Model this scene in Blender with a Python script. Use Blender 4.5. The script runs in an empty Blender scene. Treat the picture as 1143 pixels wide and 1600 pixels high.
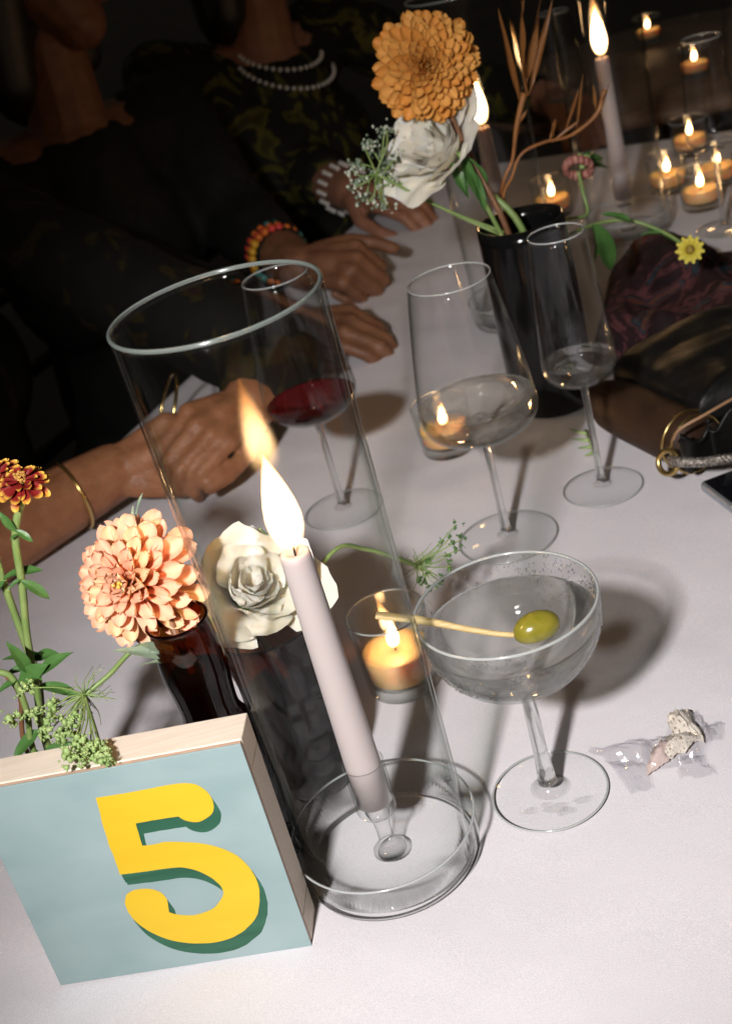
import bpy, bmesh, math, random
import numpy as np
from mathutils import Vector, Matrix, noise
random.seed(7)
rng = np.random.default_rng(7)
SC = bpy.context.scene
COL = SC.collection
R = math.radians

# ---------------------------------------------------------------- camera
F_PX, PITCH, ROLL, CAMZ = 2028.26, R(27.633), R(-16.029), 0.5      # table top is z = 0
CAM = np.array([0, 0, CAMZ])
FW = np.array([0, math.cos(PITCH), -math.sin(PITCH)])
_rt = np.array([1.0, 0, 0]); _up = np.cross(_rt, FW)
RT = math.cos(ROLL) * _rt + math.sin(ROLL) * _up
UP = -math.sin(ROLL) * _rt + math.cos(ROLL) * _up
cd = bpy.data.cameras.new('camera'); cam = bpy.data.objects.new('camera', cd); COL.objects.link(cam)
cd.sensor_fit = 'VERTICAL'; cd.sensor_height = 36; cd.sensor_width = 36; cd.lens = F_PX / 1600 * 36
cd.clip_start = 0.01; cd.clip_end = 200
m = Matrix.Identity(4)
for i in range(3):
    m[i][0] = RT[i]; m[i][1] = UP[i]; m[i][2] = -FW[i]; m[i][3] = CAM[i]
cam.matrix_world = m
cd.dof.use_dof = True; cd.dof.focus_distance = 0.68; cd.dof.aperture_fstop = 13.0
SC.camera = cam

# ---------------------------------------------------------------- night sky, the camera flash, exposure
W = bpy.data.worlds.new('World'); SC.world = W; W.use_nodes = True
bg = W.node_tree.nodes['Background']
bg.inputs[0].default_value = (1.0, 0.86, 0.70, 1); bg.inputs[1].default_value = 0.035
fl = bpy.data.lights.new('camera_flash', 'SPOT'); fl.energy = 73; fl.spot_size = R(54); fl.spot_blend = 1.0; fl.color = (1.0, 0.965, 0.965); fl.shadow_soft_size = 0.034
flo = bpy.data.objects.new('camera_flash', fl); COL.objects.link(flo); flo.location = (-0.27, -0.18, 0.74)
flo.rotation_euler = (Vector((.13, .82, 0)) - Vector((-.27, -.18, .74))).to_track_quat('-Z', 'Y').to_euler()
VS = SC.view_settings
VS.view_transform = 'Standard'; VS.look = 'None'; VS.exposure = 0.0; VS.gamma = 1.0; VS.use_curve_mapping = False
cy = SC.cycles
cy.max_bounces = 14; cy.transmission_bounces = 14; cy.transparent_max_bounces = 40; cy.glossy_bounces = 6; cy.diffuse_bounces = 3
cy.caustics_reflective = False; cy.caustics_refractive = False; cy.sample_clamp_indirect = 4
cy.use_denoising = True

# ---------------------------------------------------------------- helpers
def ray(x, y):
    return FW + RT * (x - 571.5) / F_PX - UP * (y - 800) / F_PX
def at(x, y, z=0.0):                      # photo pixel -> point at height z above the table
    d = ray(x, y); return CAM + d * ((z - CAMZ) / d[2])
def aty(x, y, Y):                         # photo pixel -> point at distance Y along the ground
    d = ray(x, y); return CAM + d * (Y / d[1])
def unit(v):
    v = np.asarray(v, float); return v / np.linalg.norm(v)
def empty(name, loc=(0, 0, 0), rz=0.0):
    o = bpy.data.objects.new(name, None); o.empty_display_size = 0.02; COL.objects.link(o)
    o.location = loc; o.rotation_euler = (0, 0, rz); return o
def tag(o, label=None, cat=None, group=None, kind=None):
    for k, v in (('label', label), ('category', cat), ('group', group), ('kind', kind)):
        if v: o[k] = v
    return o
def thing(name, label, cat, loc=(0, 0, 0), group=None, rz=0.0):
    return tag(empty(name, loc, rz), label, cat, group)
def mesh(name, v, f, mat, smooth=True):
    me = bpy.data.meshes.new(name); me.from_pydata([tuple(map(float, p)) for p in v], [], [tuple(map(int, q)) for q in f])
    if smooth: me.polygons.foreach_set('use_smooth', [True] * len(me.polygons))
    me.materials.append(mat); me.update(); return me
def link(name, me, parent=None, M=None):
    o = bpy.data.objects.new(name, me); COL.objects.link(o)
    if parent is not None: o.parent = parent
    if M is not None: o.matrix_local = M
    return o
def mk(name, vf, mat, parent=None, smooth=True, world=False):
    v, f = vf; v = np.asarray(v, float)
    if world and parent is not None:
        p = parent; off = np.zeros(3)
        while p is not None: off += np.array(p.location); p = p.parent
        v = v - off
    return link(name, mesh(name, v, f, mat, smooth), parent)
def join(*ms):
    V, Fc, n = [], [], 0
    for v, f in ms:
        V.append(np.asarray(v, float)); Fc += [tuple(i + n for i in q) for q in f]; n += len(v)
    return np.concatenate(V), Fc
def shift(vf, d): return np.asarray(vf[0], float) + np.asarray(d, float), vf[1]
def lathe(prof, n=64, c=(0, 0), closed=False):
    V, Fc, rows = [], [], []
    for r, z in prof:
        if r < 1e-7: rows.append([len(V)]); V.append((c[0], c[1], z))
        else:
            rows.append(list(range(len(V), len(V) + n)))
            for k in range(n):
                a = 2 * math.pi * k / n; V.append((c[0] + r * math.cos(a), c[1] + r * math.sin(a), z))
    pairs = list(zip(rows, rows[1:])) + ([(rows[-1], rows[0])] if closed else [])
    for A, B in pairs:
        if len(A) == 1 and len(B) == 1: continue
        for k in range(n):
            k2 = (k + 1) % n
            if len(A) == 1: Fc.append((A[0], B[k2], B[k]))
            elif len(B) == 1: Fc.append((A[k], A[k2], B[0]))
            else: Fc.append((A[k], A[k2], B[k2], B[k]))
    return np.array(V), Fc
def spl(pts, n=8):                        # Catmull-Rom through points
    P = np.asarray(pts, float)
    if len(P) < 3:
        t = np.linspace(0, 1, n + 1)[:, None]; return P[0] * (1 - t) + P[-1] * t
    Q = np.vstack([2 * P[0] - P[1], P, 2 * P[-1] - P[-2]]); out = []
    for i in range(1, len(Q) - 2):
        for t in np.linspace(0, 1, n, endpoint=False):
            a, b, c, d = Q[i - 1], Q[i], Q[i + 1], Q[i + 2]
            out.append(.5 * (2 * b + (c - a) * t + (2 * a - 5 * b + 4 * c - d) * t * t + (3 * b - a - 3 * c + d) * t ** 3))
    out.append(P[-1]); return np.array(out)
def tube(pts, rad, n=8, closed=False, sx=1.0):
    P = np.asarray(pts, float); k = len(P)
    rad = np.full(k, rad) if np.isscalar(rad) else np.interp(np.linspace(0, 1, k), np.linspace(0, 1, len(rad)), rad)
    T = np.roll(P, -1, 0) - np.roll(P, 1, 0)
    if not closed: T[0] = P[1] - P[0]; T[-1] = P[-1] - P[-2]
    T /= np.linalg.norm(T, axis=1)[:, None] + 1e-12
    u = np.cross(T[0], [0, 0, 1.0]); 
    if np.linalg.norm(u) < 1e-3: u = np.cross(T[0], [0, 1.0, 0])
    V, Fc = [], []
    for i in range(k):
        u = u - T[i] * (u @ T[i]); u /= np.linalg.norm(u) + 1e-12; w = np.cross(T[i], u)
        for j in range(n):
            a = 2 * math.pi * j / n; V.append(P[i] + rad[i] * (math.cos(a) * u * sx + math.sin(a) * w))
    for i in range(k if closed else k - 1):
        i2 = (i + 1) % k
        for j in range(n):
            j2 = (j + 1) % n; Fc.append((i * n + j, i * n + j2, i2 * n + j2, i2 * n + j))
    if not closed:
        Fc.append(tuple(range(n - 1, -1, -1))); Fc.append(tuple((k - 1) * n + j for j in range(n)))
    return np.array(V), Fc
def ball(c, r, n=10, m_=6, sc=(1, 1, 1)):
    prof = [(abs(math.sin(math.pi * i / m_)) * r if 0 < i < m_ else 0, -math.cos(math.pi * i / m_) * r) for i in range(m_ + 1)]
    v, f = lathe(prof, n); return v * np.array(sc) + np.asarray(c), f
def capsule(a, b, ra, rb, n=12):          # rounded cone between two joints
    a = np.asarray(a, float); b = np.asarray(b, float); d = b - a; L = np.linalg.norm(d); d = d / max(L, 1e-9)
    pts = []; rad = []
    for t in (0.06, .3, .6, .86): pts.append(a - d * ra * math.cos(t * math.pi / 2)); rad.append(ra * math.sin(t * math.pi / 2))
    for s in np.linspace(0, 1, 5): pts.append(a + d * L * s); rad.append(ra + (rb - ra) * s)
    for t in (.86, .6, .3, 0.06): pts.append(b + d * rb * math.cos(t * math.pi / 2)); rad.append(rb * math.sin(t * math.pi / 2))
    P = np.array(pts); k = len(P); V, Fc = [], []
    u = np.cross(d, [0, 0, 1.0]); u = np.cross(d, [0, 1.0, 0]) if np.linalg.norm(u) < .05 else u
    u = unit(u); w = np.cross(d, u)
    for i in range(k):
        for j in range(n):
            q = 2 * math.pi * j / n; V.append(P[i] + rad[i] * (math.cos(q) * u + math.sin(q) * w))
    for i in range(k - 1):
        for j in range(n):
            j2 = (j + 1) % n; Fc.append((i * n + j, i * n + j2, (i + 1) * n + j2, (i + 1) * n + j))
    Fc.append(tuple(range(n - 1, -1, -1))); Fc.append(tuple((k - 1) * n + j for j in range(n)))
    return np.array(V), Fc
def grid(fn, nu, nv):
    V = [fn(i / nu, j / nv) for j in range(nv + 1) for i in range(nu + 1)]
    Fc = [(j * (nu + 1) + i, j * (nu + 1) + i + 1, (j + 1) * (nu + 1) + i + 1, (j + 1) * (nu + 1) + i) for j in range(nv) for i in range(nu)]
    return np.array(V), Fc
def rbox(sx, sy, sz, bev=0.002, seg=2):
    bm = bmesh.new(); bmesh.ops.create_cube(bm, size=1)
    for v in bm.verts: v.co = Vector((v.co.x * sx, v.co.y * sy, v.co.z * sz))
    if bev > 0: bmesh.ops.bevel(bm, geom=bm.edges[:], offset=bev, segments=seg, affect='EDGES', profile=.5)
    bm.verts.ensure_lookup_table()
    v = np.array([tuple(p.co) for p in bm.verts]); f = [tuple(q.index for q in p.verts) for p in bm.faces]; bm.free(); return v, f
def xf(vf, M):
    v = np.asarray(vf[0], float); M = np.array(M); return v @ M[:3, :3].T + M[:3, 3], vf[1]
def frame(x, z, o=(0, 0, 0)):             # matrix with X axis x and Z axis close to z
    x = unit(x); z = np.asarray(z, float); z = unit(z - x * (z @ x)); y = np.cross(z, x)
    M = Matrix.Identity(4)
    for i in range(3): M[i][0] = x[i]; M[i][1] = y[i]; M[i][2] = z[i]; M[i][3] = o[i]
    return M
def copy_tree(o, parent=None):
    c = o.copy(); COL.objects.link(c); c.parent = parent
    for ch in o.children: copy_tree(ch, c)
    return c
def fbm(p, s=1.0, o=3):
    return noise.fractal(Vector(p) * s, 1.0, 2.0, o)

# ---------------------------------------------------------------- materials
def new_mat(name):
    M = bpy.data.materials.new(name); M.use_nodes = True; nt = M.node_tree
    b = nt.nodes['Principled BSDF']; return M, nt, b
def node(nt, t, **kw):
    n = nt.nodes.new(t)
    for k, v in kw.items():
        if k in n.inputs: n.inputs[k].default_value = v
        else: setattr(n, k, v)
    return n
def skin_mat(name, c, c2):
    M = mat(name, c, .48, c2, 55, bump=.35, bscale=420, sss=.08, spec=.35, srad=(.006, .002, .001)); nt = M.node_tree; b = nt.nodes['Principled BSDF']
    tc = [n for n in nt.nodes if n.type == 'TEX_COORD'][0]; mp = node(nt, 'ShaderNodeMapping'); mp.inputs['Scale'].default_value = (60, 60, 190); vo = node(nt, 'ShaderNodeTexVoronoi', Scale=1.6, feature='DISTANCE_TO_EDGE')
    nz = node(nt, 'ShaderNodeTexNoise', Scale=24.0, Detail=4.0); nt.links.new(tc.outputs['Object'], nz.inputs['Vector'])
    nt.links.new(tc.outputs['Object'], mp.inputs[0]); nt.links.new(mp.outputs[0], vo.inputs['Vector'])
    old = [n for n in nt.nodes if n.type == 'BUMP'][0]; b2 = node(nt, 'ShaderNodeBump', Strength=.45, Distance=.0012); nt.links.new(vo.outputs['Distance'], b2.inputs['Height']); nt.links.new(old.outputs['Normal'], b2.inputs['Normal'])
    b3 = node(nt, 'ShaderNodeBump', Strength=.5, Distance=.008); nt.links.new(nz.outputs['Fac'], b3.inputs['Height']); nt.links.new(b2.outputs['Normal'], b3.inputs['Normal']); nt.links.new(b3.outputs['Normal'], b.inputs['Normal']); return M
def mat(name, c, rough=.5, c2=None, scale=60, bump=0, bscale=400, sss=0, spec=.5, metal=0, sheen=0, coat=0, detail=4, srad=(.01, .005, .002)):
    M, nt, b = new_mat(name)
    b.inputs['Base Color'].default_value = (*c, 1); b.inputs['Roughness'].default_value = rough
    b.inputs['Specular IOR Level'].default_value = spec; b.inputs['Metallic'].default_value = metal
    b.inputs['Sheen Weight'].default_value = sheen; b.inputs['Coat Weight'].default_value = coat
    if sss:
        b.inputs['Subsurface Weight'].default_value = sss; b.inputs['Subsurface Radius'].default_value = srad; b.inputs['Subsurface Scale'].default_value = 1.0
    tc = node(nt, 'ShaderNodeTexCoord')
    if c2:
        n = node(nt, 'ShaderNodeTexNoise', Scale=scale, Detail=detail); nt.links.new(tc.outputs['Object'], n.inputs['Vector'])
        r = node(nt, 'ShaderNodeValToRGB'); r.color_ramp.elements[0].position = .35; r.color_ramp.elements[1].position = .68
        r.color_ramp.elements[0].color = (*c, 1); r.color_ramp.elements[1].color = (*c2, 1)
        nt.links.new(n.outputs['Fac'], r.inputs['Fac']); nt.links.new(r.outputs['Color'], b.inputs['Base Color'])
    if bump:
        n2 = node(nt, 'ShaderNodeTexNoise', Scale=bscale, Detail=3.0); nt.links.new(tc.outputs['Object'], n2.inputs['Vector'])
        bp = node(nt, 'ShaderNodeBump', Strength=bump, Distance=.001); nt.links.new(n2.outputs['Fac'], bp.inputs['Height']); nt.links.new(bp.outputs['Normal'], b.inputs['Normal'])
    return M
def thin_glass(name, tint=(.985, .99, .985), edge=(.72, .76, .74), f0=.04, rough=0.0, wobble=0, wscale=40):
    """thin wall: Schlick reflection over a clear (tinted) transmission; grazing paths cross more glass and come out darker"""
    M, nt, b = new_mat(name); nt.nodes.remove(b); out = nt.nodes['Material Output']
    lw = node(nt, 'ShaderNodeLayerWeight', Blend=.5)
    pw = node(nt, 'ShaderNodeMath', operation='POWER'); pw.inputs[1].default_value = 6.5
    ma = node(nt, 'ShaderNodeMath', operation='MULTIPLY_ADD'); ma.inputs[1].default_value = 1 - f0; ma.inputs[2].default_value = f0
    p3 = node(nt, 'ShaderNodeMath', operation='POWER'); p3.inputs[1].default_value = 3
    mc = node(nt, 'ShaderNodeMix', data_type='RGBA'); mc.inputs['A'].default_value = (*tint, 1); mc.inputs['B'].default_value = (*edge, 1)
    tr = node(nt, 'ShaderNodeBsdfTransparent'); gl = node(nt, 'ShaderNodeBsdfGlossy', Roughness=rough); mx = node(nt, 'ShaderNodeMixShader')
    L = nt.links.new
    L(lw.outputs['Facing'], pw.inputs[0]); L(pw.outputs[0], ma.inputs[0]); L(ma.outputs[0], mx.inputs[0])
    L(lw.outputs['Facing'], p3.inputs[0]); L(p3.outputs[0], mc.inputs['Factor']); L(mc.outputs['Result'], tr.inputs['Color'])
    if wobble:
        tc = node(nt, 'ShaderNodeTexCoord'); n2 = node(nt, 'ShaderNodeTexNoise', Scale=wscale, Detail=2.0); L(tc.outputs['Object'], n2.inputs['Vector'])
        bp = node(nt, 'ShaderNodeBump', Strength=wobble, Distance=.001); L(n2.outputs['Fac'], bp.inputs['Height']); L(bp.outputs['Normal'], gl.inputs['Normal'])
    L(tr.outputs[0], mx.inputs[1]); L(gl.outputs[0], mx.inputs[2]); L(mx.outputs[0], out.inputs['Surface'])
    return M
def solid_glass(name, c=(1, 1, 1), ior=1.5, rough=0, clear=.32, tint=None):
    # refracting body; a share of the light goes straight through so that it also reaches what lies behind
    M, nt, b = new_mat(name); b.inputs['Base Color'].default_value = (*c, 1); b.inputs['Transmission Weight'].default_value = 1
    b.inputs['IOR'].default_value = ior; b.inputs['Roughness'].default_value = rough
    tr = node(nt, 'ShaderNodeBsdfTransparent'); tr.inputs[0].default_value = (*(tint or c), 1); mx = node(nt, 'ShaderNodeMixShader'); mx.inputs[0].default_value = clear
    nt.links.new(b.outputs[0], mx.inputs[1]); nt.links.new(tr.outputs[0], mx.inputs[2]); nt.links.new(mx.outputs[0], nt.nodes['Material Output'].inputs['Surface']); return M
def flame_mat(name, strength=16):
    M, nt, b = new_mat(name); nt.nodes.remove(b); out = nt.nodes['Material Output']; L = nt.links.new
    lw = node(nt, 'ShaderNodeLayerWeight', Blend=.5); tc = node(nt, 'ShaderNodeTexCoord'); sp = node(nt, 'ShaderNodeSeparateXYZ'); L(tc.outputs['Generated'], sp.inputs[0])
    def ramp(stops, src):
        r = node(nt, 'ShaderNodeValToRGB'); e = r.color_ramp.elements
        e[0].position, e[0].color = stops[0][0], (*stops[0][1], 1); e[1].position, e[1].color = stops[-1][0], (*stops[-1][1], 1)
        for p, c in stops[1:-1]: q = e.new(p); q.color = (*c, 1)
        L(src, r.inputs['Fac']); return r.outputs['Color']
    colz = ramp([(0, (.95, .42, .14)), (.14, (1, .60, .26)), (.5, (1, .62, .30)), (.8, (1, .42, .10)), (1, (1, .28, .03))], sp.outputs['Z'])
    amt = ramp([(0, (.05,) * 3), (.12, (.35,) * 3), (.3, (1,) * 3), (.62, (.9,) * 3), (.85, (.25,) * 3), (1, (.06,) * 3)], sp.outputs['Z'])
    edge = ramp([(.12, (1,) * 3), (.34, (.30,) * 3), (.52, (.075,) * 3), (.68, (.022,) * 3), (.84, (.006,) * 3), (1, (0,) * 3)], lw.outputs['Facing'])
    m1 = node(nt, 'ShaderNodeMath', operation='MULTIPLY'); L(amt, m1.inputs[0]); L(edge, m1.inputs[1])
    m2 = node(nt, 'ShaderNodeMath', operation='MULTIPLY'); m2.inputs[1].default_value = strength; L(m1.outputs[0], m2.inputs[0])
    em = node(nt, 'ShaderNodeEmission'); tr = node(nt, 'ShaderNodeBsdfTransparent'); ad = node(nt, 'ShaderNodeAddShader')
    L(colz, em.inputs['Color']); L(m2.outputs[0], em.inputs['Strength']); L(em.outputs[0], ad.inputs[0]); L(tr.outputs[0], ad.inputs[1]); L(ad.outputs[0], out.inputs['Surface'])
    return M
def cloth_mat(name, c, weave=1500):
    M, nt, b = new_mat(name); L = nt.links.new
    b.inputs['Roughness'].default_value = .85; b.inputs['Specular IOR Level'].default_value = .15
    tc = node(nt, 'ShaderNodeTexCoord'); n = node(nt, 'ShaderNodeTexNoise', Scale=9.0, Detail=6.0); L(tc.outputs['Object'], n.inputs['Vector'])
    r = node(nt, 'ShaderNodeValToRGB'); r.color_ramp.elements[0].color = (*[k * .95 for k in c], 1); r.color_ramp.elements[1].color = (*c, 1)
    r.color_ramp.elements[0].position = .3; r.color_ramp.elements[1].position = .7
    n2 = node(nt, 'ShaderNodeTexNoise', Scale=weave, Detail=2.0); L(tc.outputs['Object'], n2.inputs['Vector'])
    L(n.outputs['Fac'], r.inputs['Fac']); hv = node(nt, 'ShaderNodeHueSaturation'); mr = node(nt, 'ShaderNodeMapRange'); mr.inputs[1].default_value = .3; mr.inputs[2].default_value = .7; mr.inputs[3].default_value = .88; mr.inputs[4].default_value = 1.06
    L(n2.outputs['Fac'], mr.inputs[0]); L(mr.outputs[0], hv.inputs['Value']); L(r.outputs['Color'], hv.inputs['Color']); L(hv.outputs['Color'], b.inputs['Base Color'])
    n3 = node(nt, 'ShaderNodeTexNoise', Scale=14.0, Detail=3.0); L(tc.outputs['Object'], n3.inputs['Vector'])
    b1 = node(nt, 'ShaderNodeBump', Strength=.35, Distance=.0006); L(n2.outputs['Fac'], b1.inputs['Height'])
    b2 = node(nt, 'ShaderNodeBump', Strength=.25, Distance=.006); L(n3.outputs['Fac'], b2.inputs['Height']); L(b1.outputs['Normal'], b2.inputs['Normal'])
    L(b2.outputs['Normal'], b.inputs['Normal']); return M
def wood_mat(name, c, c2, sc=(60, 900, 900)):
    M, nt, b = new_mat(name); L = nt.links.new; b.inputs['Roughness'].default_value = .6
    tc = node(nt, 'ShaderNodeTexCoord'); mp = node(nt, 'ShaderNodeMapping'); mp.inputs['Scale'].default_value = sc
    n = node(nt, 'ShaderNodeTexNoise', Scale=1.0, Detail=5.0, Distortion=.4); L(tc.outputs['Object'], mp.inputs[0]); L(mp.outputs[0], n.inputs['Vector'])
    r = node(nt, 'ShaderNodeValToRGB'); r.color_ramp.elements[0].color = (*c, 1); r.color_ramp.elements[1].color = (*c2, 1)
    r.color_ramp.elements[0].position = .35; r.color_ramp.elements[1].position = .65
    L(n.outputs['Fac'], r.inputs['Fac']); L(r.outputs['Color'], b.inputs['Base Color']); return M
def paint_mat(name, c, c2, sc=(25, 25, 140), rough=.55):
    M = wood_mat(name, c, c2, sc); nt = M.node_tree; b = nt.nodes['Principled BSDF']; b.inputs['Roughness'].default_value = rough
    n = [x for x in nt.nodes if x.type == 'TEX_NOISE'][0]; bp = node(nt, 'ShaderNodeBump', Strength=.12, Distance=.001)
    nt.links.new(n.outputs['Fac'], bp.inputs['Height']); nt.links.new(bp.outputs['Normal'], b.inputs['Normal']); return M
def petal_mat(name, base, tip, length=1.0, rough=.55, sss=.25, vein=.08):
    """colour runs from the petal's base to its tip along its own X axis (object space, petals are unit long)"""
    M, nt, b = new_mat(name); L = nt.links.new; b.inputs['Roughness'].default_value = rough; b.inputs['Specular IOR Level'].default_value = .25
    b.inputs['Subsurface Weight'].default_value = sss; b.inputs['Subsurface Radius'].default_value = (.004, .002, .001); b.inputs['Subsurface Scale'].default_value = 1
    tc = node(nt, 'ShaderNodeTexCoord'); sp = node(nt, 'ShaderNodeSeparateXYZ'); L(tc.outputs['Object'], sp.inputs[0])
    mr = node(nt, 'ShaderNodeMapRange'); mr.inputs[1].default_value = 0; mr.inputs[2].default_value = length; L(sp.outputs['X'], mr.inputs[0])
    r = node(nt, 'ShaderNodeValToRGB'); r.color_ramp.elements[0].color = (*base, 1); r.color_ramp.elements[1].color = (*tip, 1); r.color_ramp.elements[0].position = .05; r.color_ramp.elements[1].position = .7
    L(mr.outputs[0], r.inputs['Fac'])
    mp = node(nt, 'ShaderNodeMapping'); mp.inputs['Scale'].default_value = (3, 40, 40); L(tc.outputs['Object'], mp.inputs[0])
    n = node(nt, 'ShaderNodeTexNoise', Scale=1.0, Detail=3.0); L(mp.outputs[0], n.inputs['Vector'])
    oi = node(nt, 'ShaderNodeObjectInfo'); ad = node(nt, 'ShaderNodeMath', operation='MULTIPLY_ADD'); ad.inputs[1].default_value = vein * 2; ad.inputs[2].default_value = 1 - vein * 1.5
    L(n.outputs['Fac'], ad.inputs[0]); rd = node(nt, 'ShaderNodeMath', operation='MULTIPLY_ADD'); rd.inputs[1].default_value = .14
    L(oi.outputs['Random'], rd.inputs[0]); L(ad.outputs[0], rd.inputs[2])
    hv = node(nt, 'ShaderNodeHueSaturation'); L(rd.outputs[0], hv.inputs['Value']); L(r.outputs['Color'], hv.inputs['Color']); L(hv.outputs['Color'], b.inputs['Base Color']); return M

GLASS = thin_glass('clear_thin_glass', tint=(1, 1, 1), edge=(.78, .82, .80), f0=.03, rough=.07)
GLASS_TUBE = thin_glass('hurricane_glass', tint=(.999, 1, .999), edge=(.74, .79, .76), f0=.013, rough=.02, wobble=.05, wscale=18)
GLASS_FOOT = thin_glass('foot_glass', tint=(.999, 1, .999), edge=(.92, .94, .93), f0=.012, rough=.03, wobble=.1, wscale=60)
RIM_GLASS = mat('fire_polished_rim', (.46, .53, .48), .15, spec=.8, coat=.6); RIM_GLASS.node_tree.nodes['Principled BSDF'].inputs['Transmission Weight'].default_value = .75  # flash caught along the tube rim is put into this grey-green
RIM_GLINT = mat('glint_glass_rim', (.80, .84, .82), .12, spec=.9, coat=.8); RIM_GLINT.node_tree.nodes['Principled BSDF'].inputs['Transmission Weight'].default_value = .55  # white flash glint of thin glass edges put into the base colour
GLASS_SOLID = solid_glass('solid_glass', (.985, .995, .99), clear=.28)
STEM_GLASS = thin_glass('stem_glass', tint=(1, 1, 1), edge=(.30, .35, .33), f0=.10, rough=.03)
VOTIVE_GLASS = thin_glass('votive_glass', tint=(.99, .995, .99), edge=(.62, .67, .65), f0=.04, rough=.06)
AMBER = thin_glass('amber_glass', tint=(.29, .08, .010), edge=(.06, .012, .002), f0=.045, wobble=.08, wscale=25)
SMOKE = thin_glass('smoke_amber_glass', tint=(.42, .28, .20), edge=(.08, .05, .04), f0=.045, wobble=.08, wscale=25)
WATER = thin_glass('vase_water', tint=(.30, .18, .11), edge=(.2, .12, .08), f0=.02)
MARTINI = solid_glass('martini', (.99, .995, .98), 1.34, clear=.46)
WHITE_WINE = solid_glass('white_wine', (.995, .98, .93), 1.34, clear=.5)
RED_WINE = solid_glass('red_wine', (.36, .028, .034), 1.34, clear=.4)
WAX = mat('candle_wax', (.50, .435, .42), .5, sss=.35, srad=(.012, .007, .004), spec=.3, bump=.08, bscale=120)
WAX_VOTIVE = mat('glow_tinted_wax', (.82, .50, .22), .5, sss=.6, srad=(.02, .009, .003))  # flame glow put into the orange; the wax itself is ivory
WICK = mat('wick', (.02, .015, .012), .9)
FLAME = flame_mat('flame', 60)
FLAME_FAR = flame_mat('flame_far', 45)
CLOTH = cloth_mat('white_linen', (.79, .755, .775))
GREEN = mat('leaf_green', (.045, .13, .03), .4, (.09, .2, .045), 80, sss=.1)
GREEN_PALE = mat('pale_green', (.24, .36, .11), .5, (.36, .46, .18), 90)
GREEN_GREY = mat('sage_green', (.16, .22, .14), .6, (.22, .28, .19), 90)
STEM = mat('green_stem', (.17, .27, .07), .45, (.25, .33, .11), 60)
STEM_BROWN = mat('brown_stem', (.16, .07, .03), .5, (.24, .11, .05), 60)
GOLD = mat('gold', (.83, .58, .22), .22, metal=1)
SKIN_A = skin_mat('skin_brown', (.26, .105, .047), (.34, .15, .07))
SKIN_B = skin_mat('skin_brown_deep', (.16, .07, .036), (.22, .10, .05))
SKIN_C = skin_mat('skin_tan', (.26, .12, .07), (.32, .15, .09))
BLACK_CLOTH = mat('black_fabric', (.006, .006, .006), .8, (.009, .009, .008), 30, bump=.3, bscale=300, sheen=.05)
HAIR = mat('dark_hair', (.012, .009, .007), .45, bump=.6, bscale=200)
PEARL = mat('pearl', (.75, .73, .68), .2, coat=.5)

# ---------------------------------------------------------------- ground
GZ = -0.75
g = mk('ground', ([(-40, -40, GZ), (40, -40, GZ), (40, 40, GZ), (-40, 40, GZ)], [(0, 1, 2, 3)]), mat('dark_paving', (.03, .026, .02), .8, (.05, .042, .032), 3, bump=.4, bscale=40)); tag(g, kind='structure')

# ---------------------------------------------------------------- table and cloth (long table, far side along E0 + s*U)
E0 = np.array([-.22, 1.257]); U = unit([.507, .862]); N2 = np.array([U[1], -U[0]])     # N2 points to the camera's side
def tpt(s, t, z=0): q = E0 + U * s + N2 * t; return np.array([q[0], q[1], z])
S0, S1, TW = -1.55, .84, 1.02
tb = thing('table', 'long table hidden under the white tablecloth', 'table', tpt(.1, .5, GZ))
TWOOD = wood_mat('table_wood', (.12, .07, .04), (.2, .12, .07), (6, 80, 80))
def plank(a, b, c, d, z0, z1):
    P = [tpt(*q) for q in (a, b, c, d)]; v = [(*p[:2], z0) for p in P] + [(*p[:2], z1) for p in P]
    return v, [(3, 2, 1, 0), (4, 5, 6, 7), (0, 1, 5, 4), (1, 2, 6, 5), (2, 3, 7, 6), (3, 0, 4, 7)]
mk('tabletop', plank((S0 + .02, .02), (S0 + .02, TW - .02), (S1 - .02, TW - .02), (S1 - .02, .02), -.035, -.008), TWOOD, tb, False, True)
for s in (S0 + .15, S1 - .15):
    for t in (.12, TW - .12):
        mk('leg', plank((s - .03, t - .03), (s - .03, t + .03), (s + .03, t + .03), (s + .03, t - .03), GZ, -.035), TWOOD, tb, False, True)
def cloth():
    # unrolled sheet: centre part lies on the table, the rim turns over the edge and hangs in folds
    D, rr = .30, .018; V = []
    ns, nt_ = 330, 220
    ss = np.linspace(S0 - D, S1 + D, ns); tt = np.linspace(-D, TW + D, nt_)
    def fold(x, lo, hi):
        if x < lo: o = lo - x; sgn = -1
        elif x > hi: o = x - hi; sgn = 1
        else: return x, 0.0, 0.0, 0
        a = min(o / rr, math.pi / 2); e = max(o - rr * math.pi / 2, 0)
        return (lo if sgn < 0 else hi) + sgn * rr * math.sin(a), -rr * (1 - math.cos(a)) - e, e, sgn
    for t in tt:
        for s in ss:
            s2, zs, es, gs = fold(s, S0, S1); t2, zt, et, gt = fold(t, 0, TW)
            z = min(zs, zt); e = max(es, et)
            if gt and et > 0: t2 += gt * (.05 * e / D + .028 * (e / D) * math.sin(s * 21 + 2 * math.sin(s * 5)))
            if gs and es > 0: s2 += gs * (.05 * e / D + .028 * (e / D) * math.sin(t * 23 + 1))
            p = tpt(s2, t2, z)
            if z == 0:
                w = fbm((p[0] * 3, p[1] * 3, 0), 1.3, 4); w2 = fbm((s * 9 + 4, t * 2.2, 3), 1.0, 3)
                w3 = 1 - min(1, abs(fbm((s * 2.1 + 7, t * 2.1, 9), 1.0, 2)) * 9); p[2] = -.0016 + .0011 * w + .0012 * w2 + .0010 * w3
            V.append(p)
    Fc = [(j * ns + i, j * ns + i + 1, (j + 1) * ns + i + 1, (j + 1) * ns + i) for j in range(nt_ - 1) for i in range(ns - 1)]
    return np.array(V), Fc
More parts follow.
